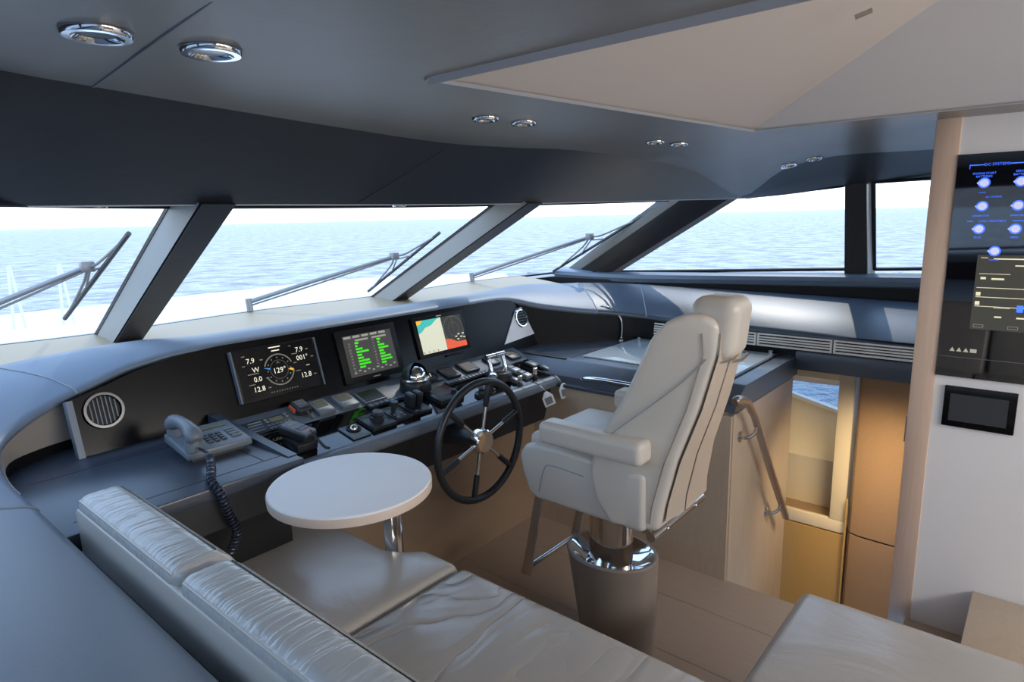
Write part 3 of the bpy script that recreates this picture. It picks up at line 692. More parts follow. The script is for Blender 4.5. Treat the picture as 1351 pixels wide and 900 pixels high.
# ------------------------------------------------------------------ displays
def display(label, cx, cy, bw, bh, sw, sh, screen, name='navigation_display', frame=PF, dep=.014):
    o, u, v = frame; n = Vector(u).cross(Vector(v).normalized())
    base = Vector(o) + Vector(u) * cx + Vector(v).normalized() * (cy - bh / 2)
    t = thing(name, label, 'display', base)
    m1 = MB().use('matt').frame(*frame); m1.box(cx - bw / 2, cx + bw / 2, cy - bh / 2, cy + bh / 2, .0, dep, r=.003); bz_ = m1.build('bezel', None, t)
    fr2 = (Vector(o) + n * (dep + .0006), u, v)
    m2 = MB().use(screen).frame(*fr2); m2.rect(cx - sw / 2, cx + sw / 2, cy - sh / 2, cy + sh / 2, 0); sc_o = m2.build('screen', None, t); WL[t.name + '/screen'] = sc_o
    g = MB().frame(*fr2); return t, g
# 1: wind instrument page
cx, cy = 1.268, .150
t, g = display('display with the round wind dial and white figures', cx, cy, .345, .205, .33, .192, 'screen')
g.use('g_white')
for s_, x, y, z in (('7.9', -.108, .052, .028), ('W', -.095, .015, .028), ('0.0', -.095, -.022, .028), ('12.8', -.098, -.060, .028), ('129°', 0, -.004, .03), ('7.9', .102, .062, .028), ('001°', .108, .028, .028), ('--', .125, -.004, .026), ('12.8', .108, -.044, .028)):
    g.text(s_, cx + x, cy + y, z)
g.use('g_dim')
for x, y in ((-.07, .048), (-.062, -.026), (-.062, -.064), (.13, .058), (.146, .024), (.142, -.049)): g.rect(cx + x, cx + x + .012, cy + y, cy + y + .004)
for x, y, l in ((-.14, .072, .014), (-.145, .035, .012), (-.13, .0, .045), (-.135, -.04, .025), (.06, .082, .01), (.065, .048, .025), (.065, .012, .014), (.068, -.022, .02)): g.rect(cx + x, cx + x + l, cy + y, cy + y + .003)
g.use('g_white'); g.rect(cx - .025, cx + .025, cy + .088, cy + .092); g.rect(cx - .016, cx + .018, cy + .074, cy + .078)
g.use('g_ring'); g.ring(cx, cy, .058, .063, 20, 160); g.ring(cx, cy, .058, .063, 200, 350)
g.use('g_grey'); g.ring(cx, cy, .036, .0385)
g.use('g_dim')
for k in range(12):
    a_ = R(30 * k); g.ring(cx + .048 * cos(a_), cy + .048 * sin(a_), .0004, .0028, n=8)
for k in range(11): g.rect(cx - .055 + k * .011, cx - .051 + k * .011, cy - .085, cy - .081)
g.use('g_blue'); g.poly([(cx - .064, cy + .016), (cx - .036, cy + .012), (cx - .036, cy + .004)])
g.use('g_orange'); g.poly([(cx + .036, cy - .006), (cx + .062, cy - .018), (cx + .060, cy - .008), (cx + .05, cy - .003)])
g.use('g_dim'); g.poly([(cx - .01, cy + .022), (cx, cy + .032), (cx + .01, cy + .022), (cx, cy + .028)])
g.build('graphics', None, WL[t.name + '/screen'])
# pale side rails of the display
for x in (-.178, .178):
    m1 = MB().use('grey').frame(*PF); m1.box(cx + x - .003, cx + x + .003, cy - .10, cy + .10, 0, .02); m1.build('side_rail', None, t)
# 2: engine page with green bars
cx, cy = 1.712, .138
t, g = display('display with two columns of green engine bars', cx, cy, .325, .235, .262, .182, 'g_grey')
g.use('g_greyl')
for k in range(5): g.rect(cx - .125 + k * .047, cx - .088 + k * .047, cy + .078, cy + .088)
g.rect(cx - .07, cx + .0, cy + .062, cy + .070); g.rect(cx + .02, cx + .10, cy + .062, cy + .070)
g.use('g_green')
for x0, ls in ((cx - .075, (.02, .012, .035, .065, .025, .03, .058, .062, .03)), (cx + .045, (.02, .012, .035, .055, .025, .03, .058, .062, .025))):
    for k, l in enumerate(ls): g.rect(x0, x0 + l, cy + .050 - k * .0135, cy + .058 - k * .0135)
g.use('g_greyl')
for x0 in (cx - .115, cx + .012):
    for k in range(10): g.text('%d' % (10 + 7 * k % 89), x0 + .01, cy + .054 - k * .0135, .011)
for k in range(10): g.rect(cx - .11 + k * .024, cx - .098 + k * .024, cy - .078 + (k % 2) * .008, cy - .072 + (k % 2) * .008)
g.build('graphics', None, WL[t.name + '/screen'])
m1 = MB().use('g_dim').frame(*PF); m1.rect(cx - .02, cx + .02, cy - .108, cy - .104, .016); m1.build('logo_bar', None, t)
# 3: chart and radar page
cx, cy = 2.155, .155
t, g = display('display split between pale sea chart and dark radar', cx, cy, .345, .20, .30, .165, 'g_radar')
g.use('g_map'); g.rect(cx - .15, cx + .01, cy - .0825, cy + .0825)
g.use('g_teal'); g.poly([(cx - .15, cy + .02), (cx - .13, cy + .025), (cx - .10, cy + .045), (cx - .06, cy + .052), (cx - .03, cy + .07), (cx - .005, cy + .0825), (cx - .15, cy + .0825)], .001)
g.use('g_orange'); g.poly([(cx - .15, cy + .062), (cx - .13, cy + .066), (cx - .11, cy + .0825), (cx - .15, cy + .0825)], .0014)
g.use('g_red'); g.poly([(cx + .012, cy - .0825), (cx + .15, cy - .0825), (cx + .15, cy - .055), (cx + .09, cy - .055), (cx + .05, cy - .035), (cx + .012, cy - .03)], .001)
g.use('g_white')
for x, y in ((.08, -.03), (.10, -.02), (.115, -.035), (.09, -.045), (.13, -.02), (.135, -.04)): g.rect(cx + x, cx + x + .014, cy + y, cy + y + .005, .0014)
g.use('g_dim'); g.ring(cx + .082, cy + .012, .066, .068); g.ring(cx + .082, cy + .012, .034, .035); g.rect(cx + .0815, cx + .083, cy + .012, cy + .08, .001)
for k in range(4): g.rect(cx - .145 + k * .03, cx - .138 + k * .03, cy - .078, cy - .071, .001)
g.build('graphics', None, WL[t.name + '/screen'])
m1 = MB().use('g_greyl').frame(*PF); m1.rect(cx - .015, cx + .02, cy + .090, cy + .094, .016); m1.build('logo_bar', None, t)
m1 = MB().use('matt').frame(*PF); m1.box(cx + .0, cx + .12, cy - .118, cy - .108, 0, .012, r=.002); m1.build('card_slot', None, t)

# round vents in the panel
n = Vector((0, -.959, .284))
vc = Vector((.652, 2.26 + .284 * .138, .885 + .959 * .138))
t = thing('air_vent', 'round chrome slatted air vent at the port end of the black panel', 'vent', vc)
MB().use(mat('smoked_chrome', (.20, .20, .21), .12, 1)).lathe(vc, [(.057, 0), (.060, .006), (.058, .012), (.050, .012), (.047, .001)], axis=n, n=40, caps=False).build('ring', None, t)
mb = MB().use('matt').lathe(vc, [(.048, .0005), (.0005, .001)], axis=n); mb.build('backing', None, t)
for k in range(7):
    x = -.036 + k * .012; h = math.sqrt(.046 ** 2 - x * x)
    MB().use('plastic').frame(vc + n * .002, (1, 0, 0), (0, .284, .959)).box(x - .0016, x + .0016, -h, h, 0, .0025).build('slat', None, t)
# starboard vent; the pale triangle is sky glare painted over the black panel
pc0 = Vector((2.768, 2.26, .90))
t = thing('air_vent', 'round air vent on a painted triangle of sky glare beyond the chart display', 'vent', pc0)
mb = MB().use('glare_white').frame(*PF); mb.prism([(2.594, .026, .0005), (2.873, .046, .0005), (2.86, .165, .0005), (2.842, .197, .0005), (2.80, .213, .0005), (2.75, .20, .0005)], (0, 0, .006)); mb.build('glare_white', None, t)
mb = MB().frame(*PF).use('chrome'); mb.lathe((2.778, .150, .006), [(.052, 0), (.054, .006), (.050, .012), (.044, .012), (.041, .001)], n=36, caps=False); mb.build('ring', None, t)
mb = MB().frame(*PF).use('matt'); mb.lathe((2.778, .150, .0068), [(.043, 0), (.0005, .0005)], n=30); mb.build('backing', None, t)
for k in range(5):
    x = -.030 + k * .015; h = math.sqrt(.042 ** 2 - x * x)
    MB().frame(*PF).use('plastic').box(2.778 - h, 2.778 + h, .150 + x - .002, .150 + x + .002, .007, .011).build('slat', None, t)

# ------------------------------------------------------------------ instruments on the strip
def base_of(fr, x, y): o, u, v = fr; return Vector(o) + Vector(u) * x + Vector(v).normalized() * y
t = thing('marine_radio', 'black marine radio with olive screen and grille at the end of the strip', 'radio', base_of(SF, 1.14, .04))
mb = MB().use('plasticd').frame(*SF); mb.box(1.045, 1.235, .004, .088, 0, .010, r=.003); rb_ = mb.build('body', None, t)
mb = MB().use('grey').frame(*SF)
for k in range(4): mb.box(1.052 + k * .006, 1.112 + k * .004, .018 + k * .017, .025 + k * .017, .0098, .012)
mb.build('speaker_grille', None, t)
MB().use('lcd').frame(*SF).box(1.152, 1.207, .052, .078, .0098, .0115).build('lcd_screen', None, t)
for k in range(2):
    for j in range(6):
        MB().use('key').frame(*SF).box(1.128 + j * .0165, 1.140 + j * .0165, .012 + k * .016, .022 + k * .016, .0098, .013).build('key', None, rb_)
for x, y in ((1.133, .052), (1.133, .068), (1.216, .056), (1.216, .072)):
    MB().use('key').frame(*SF).box(x, x + .012, y, y + .01, .0098, .013).build('key', None, rb_)
t = thing('hand_microphone', 'dark fist microphone with an orange side button hung on the strip', 'microphone', base_of(SF, 1.29, .06))
mb = MB().use('plasticd').frame(*SF); mb.cushion(1.258, 1.322, .04, .118, .004, .040, .014); mb.build('body', None, t)
mb = MB().use('key').frame(*SF)
for k in range(5): mb.box(1.270, 1.312, .058 + k * .010, .062 + k * .010, .0395, .0415)
mb.build('speaker_slots', None, t)
MB().use('orange').frame(*SF).box(1.252, 1.260, .062, .105, .012, .030, r=.003).build('talk_button', None, t)
MB().use('chrome').frame(*SF).tube([(1.296, .042, .022), (1.300, .024, .018), (1.302, .006, .008)], .006, 8).build('cord_gland', None, t)
MB().use('plasticd').frame(*SF).box(1.275, 1.305, .06, .09, 0, .005).build('hook', None, t)
def gauge_box(label, x0, x1, body, scr, nm, y0=.012, y1=.108, d=.018, sc_=(.14, .86, .42, .88)):
    t = thing(nm, label, 'instrument', base_of(SF, (x0 + x1) / 2, .05))
    MB().use(body).frame(*SF).box(x0, x1, y0, y1, 0, d, r=.004).build('body', None, t)
    wx, wy = x1 - x0, y1 - y0
    MB().use(scr).frame(*SF).box(x0 + wx * sc_[0], x0 + wx * sc_[1], y0 + wy * sc_[2], y0 + wy * sc_[3], d - .0003, d + .0012).build('lcd_screen', None, t)
    mb = MB().use('g_greyl' if body == 'plastic' else 'key').frame(*SF)
    for k in range(4): mb.rect(x0 + wx * (.22 + .15 * k), x0 + wx * (.30 + .15 * k), y0 + wy * .3, y0 + wy * .34, d + .0005)
    mb.build('markings', None, t); return t
gauge_box('grey square gauge beside the fist microphone', 1.338, 1.412, 'plastic', 'lcd', 'square_gauge')
gauge_box('grey square gauge between its twin and the blank screen', 1.446, 1.528, 'plastic', 'lcd', 'square_gauge')
gauge_box('blank black rectangular screen in a grey frame on the strip', 1.55, 1.665, 'grey', 'panel', 'strip_display', .002, .09, .014, (.06, .94, .08, .94))
gauge_box('dark square gauge next to the round dial', 2.04, 2.125, 'plasticd', 'gaugeface', 'square_gauge', .010, .104, .016, (.14, .86, .16, .8))
gauge_box('dark square gauge nearest the throttle', 2.17, 2.265, 'plasticd', 'gaugeface', 'square_gauge', .016, .106, .016, (.12, .88, .14, .84))
gauge_box('small dark tilted gauge behind the throttle', 2.36, 2.43, 'plasticd', 'plasticd', 'square_gauge', .02, .10, .014)
gauge_box('small dark gauge in the corner of the strip by the side counter', 2.52, 2.60, 'plasticd', 'panel', 'square_gauge', .02, .10, .014)
t = thing('round_gauge', 'small round dial in a square black frame beside the compass', 'instrument', base_of(SF, 1.97, .06))
MB().use('plasticd').frame(*SF).box(1.925, 2.015, .02, .105, 0, .010, r=.003).build('body', None, t)
MB().use('matt').frame(*SF).lathe((1.97, .062, .010), [(.036, 0), (.036, .004), (.032, .004), (.031, .001), (.001, .001)], n=30).build('dial', None, t)
mb = MB().use('g_white').frame(*SF); mb.poly([(1.968, .06), (1.972, .06), (1.985, .088), (1.981, .088)], .0125); mb.build('needle', None, t)
# compass
cb = Vector((1.825, 2.13, .846))
t = thing('compass', 'black domed ship compass with a shiny bowl on the console', 'compass', cb)
MB().use('plasticd').lathe(cb, [(.070, 0), (.072, .010), (.068, .034), (.066, .046), (.062, .050)], n=40).build('base', None, t)
MB().use('steel').lathe(cb + Vector((0, 0, .050)), [(.064, 0), (.066, .004), (.064, .010), (.056, .012)], n=40).build('ring', None, t)
mb = MB().use('plasticd'); rows = []
for i in range(9):
    th = pi / 2 * i / 8
    rows.append([cb + Vector((.060 * cos(th) * cos(a_), .060 * cos(th) * sin(a_), .060 + .068 * sin(th))) for a_ in [R(-25) + R(230) * k / 24 for k in range(25)]])
mb.loft(rows).build('hood', None, t)
MB().use('chrome').ball(cb + Vector((0, 0, .060)), .054, (1, 1, 1.02)).build('bowl', None, t)
MB().use('plasticd').frame(cb + Vector((.0, -.066, .018)), (1, 0, 0), (0, 0, 1)).box(-.03, .03, -.012, .018, 0, .008, r=.002).build('name_block', None, t)
# ------------------------------------------------------------------ controls on the gloss desk
t = thing('handheld_radio', 'chunky handheld radio standing in a black cradle beside the desk corner', 'radio', base_of(DF, 1.15, .13))
mb = MB().use('plasticd').frame(*DF); mb.prism([(1.115, .05, 0), (1.20, .05, 0), (1.20, .14, 0), (1.115, .14, 0)], (0, 0, .035), r=.006); mb.build('cradle', None, t)
MX = Matrix.Translation((1.155, 2.0, .868)) @ Matrix.Rotation(R(22), 4, 'Z') @ Matrix.Rotation(R(14), 4, 'X') @ Matrix.Scale(.72, 4)
def hx(m): b = MB().use(m); b.X = MX; return b
hb_ = hx('plasticd').cushion(-.048, .048, -.085, .085, -.03, .022, .018).build('body', None, t)
hx('plastic').cushion(-.042, .042, -.078, .078, .008, .026, .008).build('face', None, hb_)
hx('lcd').box(-.03, .03, .022, .060, .0255, .0275).build('lcd_screen', None, hb_)
for k in range(2):
    for j in range(3): hx('key').box(-.03 + j * .021, -.013 + j * .021, -.018 - k * .022, -.003 - k * .022, .0255, .030).build('key', None, hb_)
hx('orange').box(-.02, .02, -.066, -.060, .0255, .028).build('orange_bar', None, hb_)
MB().use('plasticd').tube(cr([(1.175, 1.955, .875), (1.19, 1.93, .84), (1.20, 1.905, .815), (1.215, 1.90, .808)], 4), .005, 8).build('cable', None, t)
def pad(label, nm, x0, x1, y0, y1, d, m='plasticd', cat='control'):
    t = thing(nm, label, cat, base_of(DF, (x0 + x1) / 2, (y0 + y1) / 2))
    MB().use(m).frame(*DF).box(x0, x1, y0, y1, 0, d, r=.0025).build('base_plate', None, t); return t
t = pad('flat grey trackball pad with a shiny ball, nearest the round table', 'trackball_pad', 1.335, 1.418, .026, .124, .008, 'grey')
MB().use('matt').frame(*DF).lathe((1.377, .085, .008), [(.028, 0), (.028, .006), (.022, .007), (.02, .004)], n=28).build('ring', None, t)
MB().use('steel').frame(*DF).ball((1.377, .085, .010), .019).build('ball', None, t)
for k in range(3): MB().use('key').frame(*DF).box(1.357 + k * .016, 1.368 + k * .016, .038, .046, .0078, .010).build('key', None, t)
t = pad('black control pad with one broad mushroom knob', 'knob_control', 1.435, 1.552, .034, .15, .016)
MB().use('plasticd').frame(*DF).lathe((1.497, .095, .016), [(.030, 0), (.030, .010), (.024, .014), (.026, .026), (.020, .034), (.001, .036)], n=30).build('knob', None, t)
MB().use('gaugeface').frame(*DF).box(1.45, 1.535, .125, .142, .0158, .0175).build('name_strip', None, t)
t = pad('small black pad with a short joystick and tiny buttons', 'joystick_control', 1.56, 1.648, .046, .162, .014)
MB().use('plasticd').frame(*DF).tube([(1.60, .12, .014), (1.60, .12, .034), (1.60, .12, .036), (1.60, .12, .056)], [.010, .010, .018, .016], 16).build('stick', None, t)
for k in range(4): MB().use('key').frame(*DF).box(1.572 + (k % 2) * .035, 1.584 + (k % 2) * .035, .060 + (k // 2) * .018, .070 + (k // 2) * .018, .0138, .017).build('button', None, t)
t = pad('black pad with two upright thruster levers', 'thruster_control', 1.655, 1.755, .048, .164, .014)
for x in (1.682, 1.722):
    MB().use('plasticd').frame(*DF).cushion(x - .015, x + .015, .09, .14, .014, .075, .010, n=3).build('lever', None, t)
for k in range(2): MB().use('key').frame(*DF).box(1.675 + k * .035, 1.690 + k * .035, .058, .070, .0138, .016).build('button', None, t)
t = pad('black autopilot box with a small dial, beside the wheel rim', 'autopilot_control', 1.82, 1.965, .065, .195, .020)
MB().use('gaugeface').frame(*DF).box(1.842, 1.915, .105, .175, .0198, .0215).build('lcd_screen', None, t)
MB().use('plasticd').frame(*DF).lathe((1.938, .11, .020), [(.013, 0), (.012, .014), (.001, .015)], n=20).build('knob', None, t)
def switch_row(label, x0, x1, y0, y1, k):
    t = thing('switch_row', label, 'switches', base_of(DF, (x0 + x1) / 2, (y0 + y1) / 2), 'rows of rocker switches')
    MB().use('plasticd').frame(*DF).box(x0, x1, y0, y1, 0, .010, r=.002).build('housing', None, t)
    for i in range(k):
        a_ = x0 + (x1 - x0) * (i + .1) / k; b_ = x0 + (x1 - x0) * (i + .9) / k
        MB().use('grey').frame(*DF).box(a_, b_, y0 + .004, y1 - .004, .0098, .015, r=.001).build('switch', None, t)
switch_row('row of grey rocker switches in front of the blank screen', 1.545, 1.78, .196, .225, 9)
switch_row('row of grey rocker switches below the dark square gauges', 1.99, 2.28, .198, .228, 12)
# throttle
tb = base_of(DF, 2.27, .125)
t = thing('throttle', 'twin chrome throttle with a crossbar grip on a round base', 'throttle', tb)
MB().use('plasticd').lathe(tb, [(.062, 0), (.066, .010), (.066, .030), (.058, .040), (.04, .044), (.001, .045)], n=36).build('base', None, t)
MB().use('steel').lathe(tb + Vector((0, 0, .0445)), [(.045, 0), (.040, .006), (.001, .008)], n=30).build('cap', None, t)
for x in (-.052, .052):
    MB().use('chrome').tube(cr([tb + Vector((x, 0, .025)), tb + Vector((x, .006, .07)), tb + Vector((x, .022, .115))], 4), [.013] * 4 + [.011] * 5, 10).build('lever', None, t)
MB().use('steel').cyl(tb + Vector((-.066, .024, .118)), tb + Vector((-.003, .024, .118)), .014, n=16).build('grip', None, t)
MB().use('steel').cyl(tb + Vector((.003, .024, .118)), tb + Vector((.066, .024, .118)), .014, n=16).build('grip', None, t)
MB().use('chrome').lathe(tb + Vector((-.066, -.02, .03)), [(.024, 0), (.024, .008), (.016, .010), (.014, .004), (.001, .004)], axis=(-.8, -.6, 0), n=24).build('side_dial', None, t)
t = thing('toggle_control', 'small dark toggle control half hidden behind the wheel rim', 'control', base_of(DF, 2.05, .03))
MB().use('plasticd').frame(*DF).lathe((2.05, .04, 0), [(.032, 0), (.030, .012), (.018, .016), (.014, .030), (.022, .04), (.001, .046)], n=24).build('knob', None, t)
MB().use('chrome').frame(*DF).tube([(2.062, .03, .03), (2.075, .015, .034)], .005, 8).build('lever', None, t)
for nm, lab, x0, x1, y0, y1, k in (('switch_block', 'long silver switch block running aft beside the throttle', 2.395, 2.445, .05, .205, 4), ('switch_block', 'short silver switch block between throttle and first key', 2.30, 2.335, .045, .11, 2)):
    t = pad(lab, nm, x0, x1, y0, y1, .014, 'plastic', 'switches')
    for i in range(k):
        a_ = y0 + (y1 - y0) * (i + .1) / k; b_ = y0 + (y1 - y0) * (i + .9) / k
        MB().use(('glare_white', 'key')[i % 2]).frame(*DF).box(x0 + .006, x1 - .006, a_, b_, .0138, .020, r=.001).build('switch', None, t)
for lab, x0, x1, y0, y1 in (('grey square switch pad by the side counter, the forward one', 2.545, 2.60, .125, .195), ('grey square switch pad by the side counter, the aft one', 2.575, 2.635, .055, .115)):
    t = pad(lab, 'switch_pad', x0, x1, y0, y1, .014, 'plasticd', 'switches')
    MB().use('key').frame(*DF).box(x0 + .005, x1 - .005, y0 + .005, y1 - .005, .0138, .017, r=.001).build('button', None, t)
# ignition keys with clear tags
def key(label, x, y, tag0, tilt):
    b = base_of(DF, x, y); t = thing('ignition_key', label, 'key', b, 'ignition keys with clear tags')
    MB().use('plasticd').frame(*DF).lathe((x, y, 0), [(.014, 0), (.014, .010), (.010, .012), (.006, .022)], n=18).build('lock_barrel', None, t)
    MB().use('steel').frame(b + Vector((0, 0, .018)), (.8, -.6, 0), (0, 0, 1)).box(-.011, .011, .0, .036, -.003, .003, r=.002).build('key_head', None, t)
    T = Vector(tag0)
    MB().use('steel').tube(cr([b + Vector((0, -.004, .045)), b.lerp(T, .55) + Vector((0, -.02, .03)), T], 4), .003, 6).build('strap', None, t)
    d = Vector((.35, -.12, -.93)).normalized() if tilt else Vector((.2, -.12, -.95)).normalized()
    u_ = Vector((.78, -.60, .3)); u_ = (u_ - d * u_.dot(d)).normalized()
    mb = MB().use('clear').frame(T, u_, -d)
    mb.prism([(-.008, 0, 0), (.008, 0, 0), (.028, -.028, 0), (.028, -.078, 0), (-.028, -.078, 0), (-.028, -.028, 0)], (0, 0, .006), r=.0015); mb.build('clear_tag', None, t)
    mb = MB().use('plastic').frame(T, u_, -d); mb.box(-.018, .018, -.068, -.03, .0058, .0066); mb.build('paper_insert', None, t)
key('ignition key with clear tag hanging over the console edge, nearer the wheel', 2.30, .014, (2.372, 1.815, .765), True)
key('ignition key with clear tag hanging over the console edge, nearer the side counter', 2.45, .040, (2.528, 1.825, .772), False)

# ------------------------------------------------------------------ steering wheel
wc = Vector((1.81, 1.72, .70)); rad = .247
t = thing('steering_wheel', 'black-rimmed steering wheel with six chrome spokes', 'steering wheel', wc)
MB().use('plasticd').tube([wc + Vector((rad * cos(2 * pi * k / 64), 0, rad * sin(2 * pi * k / 64))) for k in range(64)], .0155, 14, closed=True).build('rim', None, t)
MB().use('chrome').lathe(wc + Vector((0, .02, 0)), [(.050, 0), (.053, .012), (.050, .040), (.044, .046), (.001, .047)], axis=(0, -1, 0), n=40).build('hub', None, t)
MB().use('plasticd').cyl(wc + Vector((0, .02, 0)), (1.81, 1.95, .69), .03, .05, n=24).build('column', None, t)
for k in range(6):
    a_ = R(90 - 13 + 60 * k); d = Vector((cos(a_), 0, sin(a_)))
    sk_ = MB().use('chrome').cyl(wc + d * .045, wc + d * .15, .0075, n=12).build('spoke', None, t)
    MB().use('plasticd').tube([wc + d * .142, wc + d * .15, wc + d * .236], [.010, .0125, .0125], 12).build('spoke_grip', None, sk_)

# ------------------------------------------------------------------ phone
ph_ = Vector((.845, 2.0, .892))
t = thing('desk_phone', 'grey corded desk phone on the dark side desk', 'phone', ph_)
MP = Matrix.Translation(ph_) @ Matrix.Rotation(R(-3), 4, 'Z')
def P_(m): b = MB().use(m); b.X = MP; return b
P_('plastic').prism([(-.10, -.09, .012), (-.10, .10, .030), (-.10, .10, .058), (-.10, -.09, .034)], (.20, 0, 0), r=.006).build('base', None, t)
pb_ = [c for c in COL.objects if c.parent == t and c.name.startswith('base')][-1]
P_('plasticd').box(-.08, .08, -.07, .08, 0, .014).build('foot', None, t)
sl_ = math.atan2(.024, .19)
MQ = MP @ Matrix.Translation((0, 0, .0465)) @ Matrix.Rotation(sl_, 4, 'X')
def Q_(m): b = MB().use(m); b.X = MQ; return b
Q_('lcd').box(-.02, .075, .050, .075, -.0005, .002).build('lcd_screen', None, pb_)
for r_ in range(4):
    for c_ in range(3): Q_('plasticd').box(-.020 + c_ * .021, -.006 + c_ * .021, -.055 + r_ * .018, -.044 + r_ * .018, 0, .004).build('key', None, pb_)
for r_ in range(4): Q_('key').box(.055, .085, -.05 + r_ * .02, -.040 + r_ * .02, 0, .004).build('key', None, pb_)
mb = P_('plastic')
hp = [(-.072, -.098, .070), (-.072, -.075, .088), (-.072, -.04, .102), (-.072, .0, .106), (-.072, .04, .104), (-.072, .075, .094), (-.072, .098, .078)]
mb.tube(cr(hp, 4), [.016, .022, .025, .026, .026, .025, .023, .021, .020, .020, .019, .019, .019, .019, .019, .020, .020, .021, .023, .025, .026, .026, .025, .022, .016], 14)
hs_ = mb.build('handset', None, t)
for y in (-.072, .075): P_('plastic').cyl((-.072, y, .036), (-.072, y, .076), .026, .023, n=18).build('ear_cup', None, hs_)
# coiled cord over the desk front
path = cr([ph_ + Vector((-.075, -.10, .05)), ph_ + Vector((-.075, -.16, .045)), ph_ + Vector((-.105, -.24, .03)), Vector((.712, 1.70, .908)), Vector((.720, 1.672, .88)), Vector((.732, 1.668, .82)), Vector((.75, 1.668, .76)), Vector((.74, 1.672, .72)), Vector((.727, 1.675, .695))], 30)
coil = []; L_ = 0
for i, p in enumerate(path[:-1]):
    tg = (path[i + 1] - p).normalized(); e1 = tg.orthogonal().normalized() if i == 0 else (e1 - tg * e1.dot(tg)).normalized(); e2 = tg.cross(e1)
    L_ += (path[i + 1] - p).length
    rr_ = .010 if i > 34 else .002
    for q in range(3):
        a_ = 2 * pi * (L_ + (path[i + 1] - p).length * q / 3) / .0105
        coil.append(p.lerp(path[i + 1], q / 3) + (e1 * cos(a_) + e2 * sin(a_)) * rr_)
MB().use(mat('cord_blue_black', (.035, .045, .075), .3)).tube(coil, .0032, 6).build('coiled_cord', None, t)

# ================================================================== ROUND TABLE
tx, ty = .985, 1.448
t = thing('round_table', 'round pale table on a chrome post between sofa and helm', 'table', (tx, ty, 0))
MB().use('tabletop').lathe((tx, ty, .850), [(.222, 0), (.2245, .004), (.2245, .027), (.222, .030), (.001, .0302)], n=80).build('tabletop', None, t)
MB().use('tableedge').lathe((tx, ty, .8495), [(.218, 0), (.226, .002), (.227, .023), (.226, .025), (.223, .025)], n=80).build('edge_band', None, t)
MB().use('chrome').box(1.145, 1.19, 1.485, 1.53, .0, .835, r=.006).build('post', None, t)
MB().use('steel').box(.95, 1.185, 1.42, 1.52, .835, .851).build('support_plate', None, t)

# ================================================================== SOFA
t = thing('sofa', 'cream grey leather corner sofa along the port ledge', 'sofa', (.9, .8, 0))
sofa = t
def fbk(w_):
    k = max(0, min(1, (.99 - w_.z) / .43)); x = .385 + (w_.x - .385) * (1 + 2.0 * k ** .85)
    return (x, w_.y, w_.z)
BCs = []
for ya, yb in ((1.122, 1.655), (.25, 1.116), (-.7, .242)):
    BCs.append(MB().use('sofa_leather').cushion(.385, .487, ya, yb, .56, 1.0, .026, .004, fn=fbk, n=8).build('back_cushion', None, t))
mb = MB().use('darkgrey')
for bc_, (ya, yb) in zip(BCs, ((1.122, 1.655), (.25, 1.116))):
    mb2 = MB().use('matt'); mb2.tube([(.474, ya + .03, .9975), (.474, yb - .03, .9975)], .0022, 5); mb2.build('stitching', None, bc_)
    mb2 = MB().use('chair_leather'); mb2.tube([(.391, ya + .02, .989), (.391, yb - .02, .989)], .0035, 6); mb2.build('piping', None, bc_)
MB().use('chair_leather').box(.380, .400, -.7, 1.645, .86, .972, r=.008).build('back_panel', None, t)
B('rear_shelf', 'desk', t, (.328, .40, -.8, 1.655, .80, .862))
def notch(w_):                                 # the forward cushion is cut back round the table post
    k = max(0, min(1, (w_.y - 1.40) / .07)); return (.52 + (w_.x - .52) * (1 - k * .078 / .692), w_.y, w_.z)
def seat(ya, yb, xa, xb, wr='seat_leather', puff=.018): return MB().use(wr).cushion(xa, xb, ya, yb, .46, .592, .030, puff, n=14, fn=notch).build('seat_cushion', None, t)
seat(1.253, 2.08, .52, 1.212, 'seat_plain')
seat(.30, 1.247, .52, 1.212)
seat(-.8, .294, .52, 1.212)
B('base', 'woodp', t, (.42, 1.13, -.8, 2.0, .0, .46))
t = thing('ottoman', 'cream grey leather seat standing apart by the starboard wall', 'seat', (1.7, -.2, 0))
MB().use('seat_plain').cushion(1.40, 1.915, -.80, .485, .30, .465, .036, .016, n=14).build('seat_cushion', None, t)
B('base', 'woodp', t, (1.45, 1.85, -.78, .40, 0, .31))
tt = MB().use('woodp').box(2.25, 2.716, -1.2, .10, .0, .20, r=.004).build('wooden_step', None)
tag(tt, 'pale wooden step at the foot of the white wall', 'step')

# ================================================================== HELM CHAIR
t = thing('helm_chair', 'high-backed cream leather helm chair on an oval pedestal', 'chair', (1.87, 1.12, 0))
def oval(c, a_, b_, z, n=40): return [Vector((c[0] + a_ * cos(2 * pi * k / n), c[1] + b_ * sin(2 * pi * k / n), z)) for k in range(n)]
mb = MB().use('taupe'); mb.loft([oval((1.875, 1.11), .112, .138, 0), oval((1.87, 1.115), .124, .154, .15), oval((1.860, 1.125), .142, .172, .380), oval((1.858, 1.127), .143, .174, .391), oval((1.858, 1.127), .137, .168, .397), oval((1.858, 1.127), .128, .159, .395)], cu=True)
mb.build('pedestal', None, t)
mb = MB().use('chrome'); mb.loft([oval((1.858, 1.127), .129, .160, .3955), oval((1.858, 1.127), .118, .149, .390), oval((1.858, 1.127), .09, .105, .365), oval((1.858, 1.127), .002, .002, .363)], cu=True); mb.build('pedestal_cap', None, t)
mb = MB().use('chrome'); mb.loft([oval((1.858, 1.13), .062, .085, .36), oval((1.858, 1.13), .062, .085, .60)], cu=True, caps=True); mb.build('lift_column', None, t)
MB().use('bronze').box(1.69, 2.03, .885, 1.345, .598, .622, r=.006).build('seat_plate', None, t)
MB().use('steel').cyl((1.675, .875, .602), (2.05, .875, .602), .016, n=16).build('rear_bar', None, t)
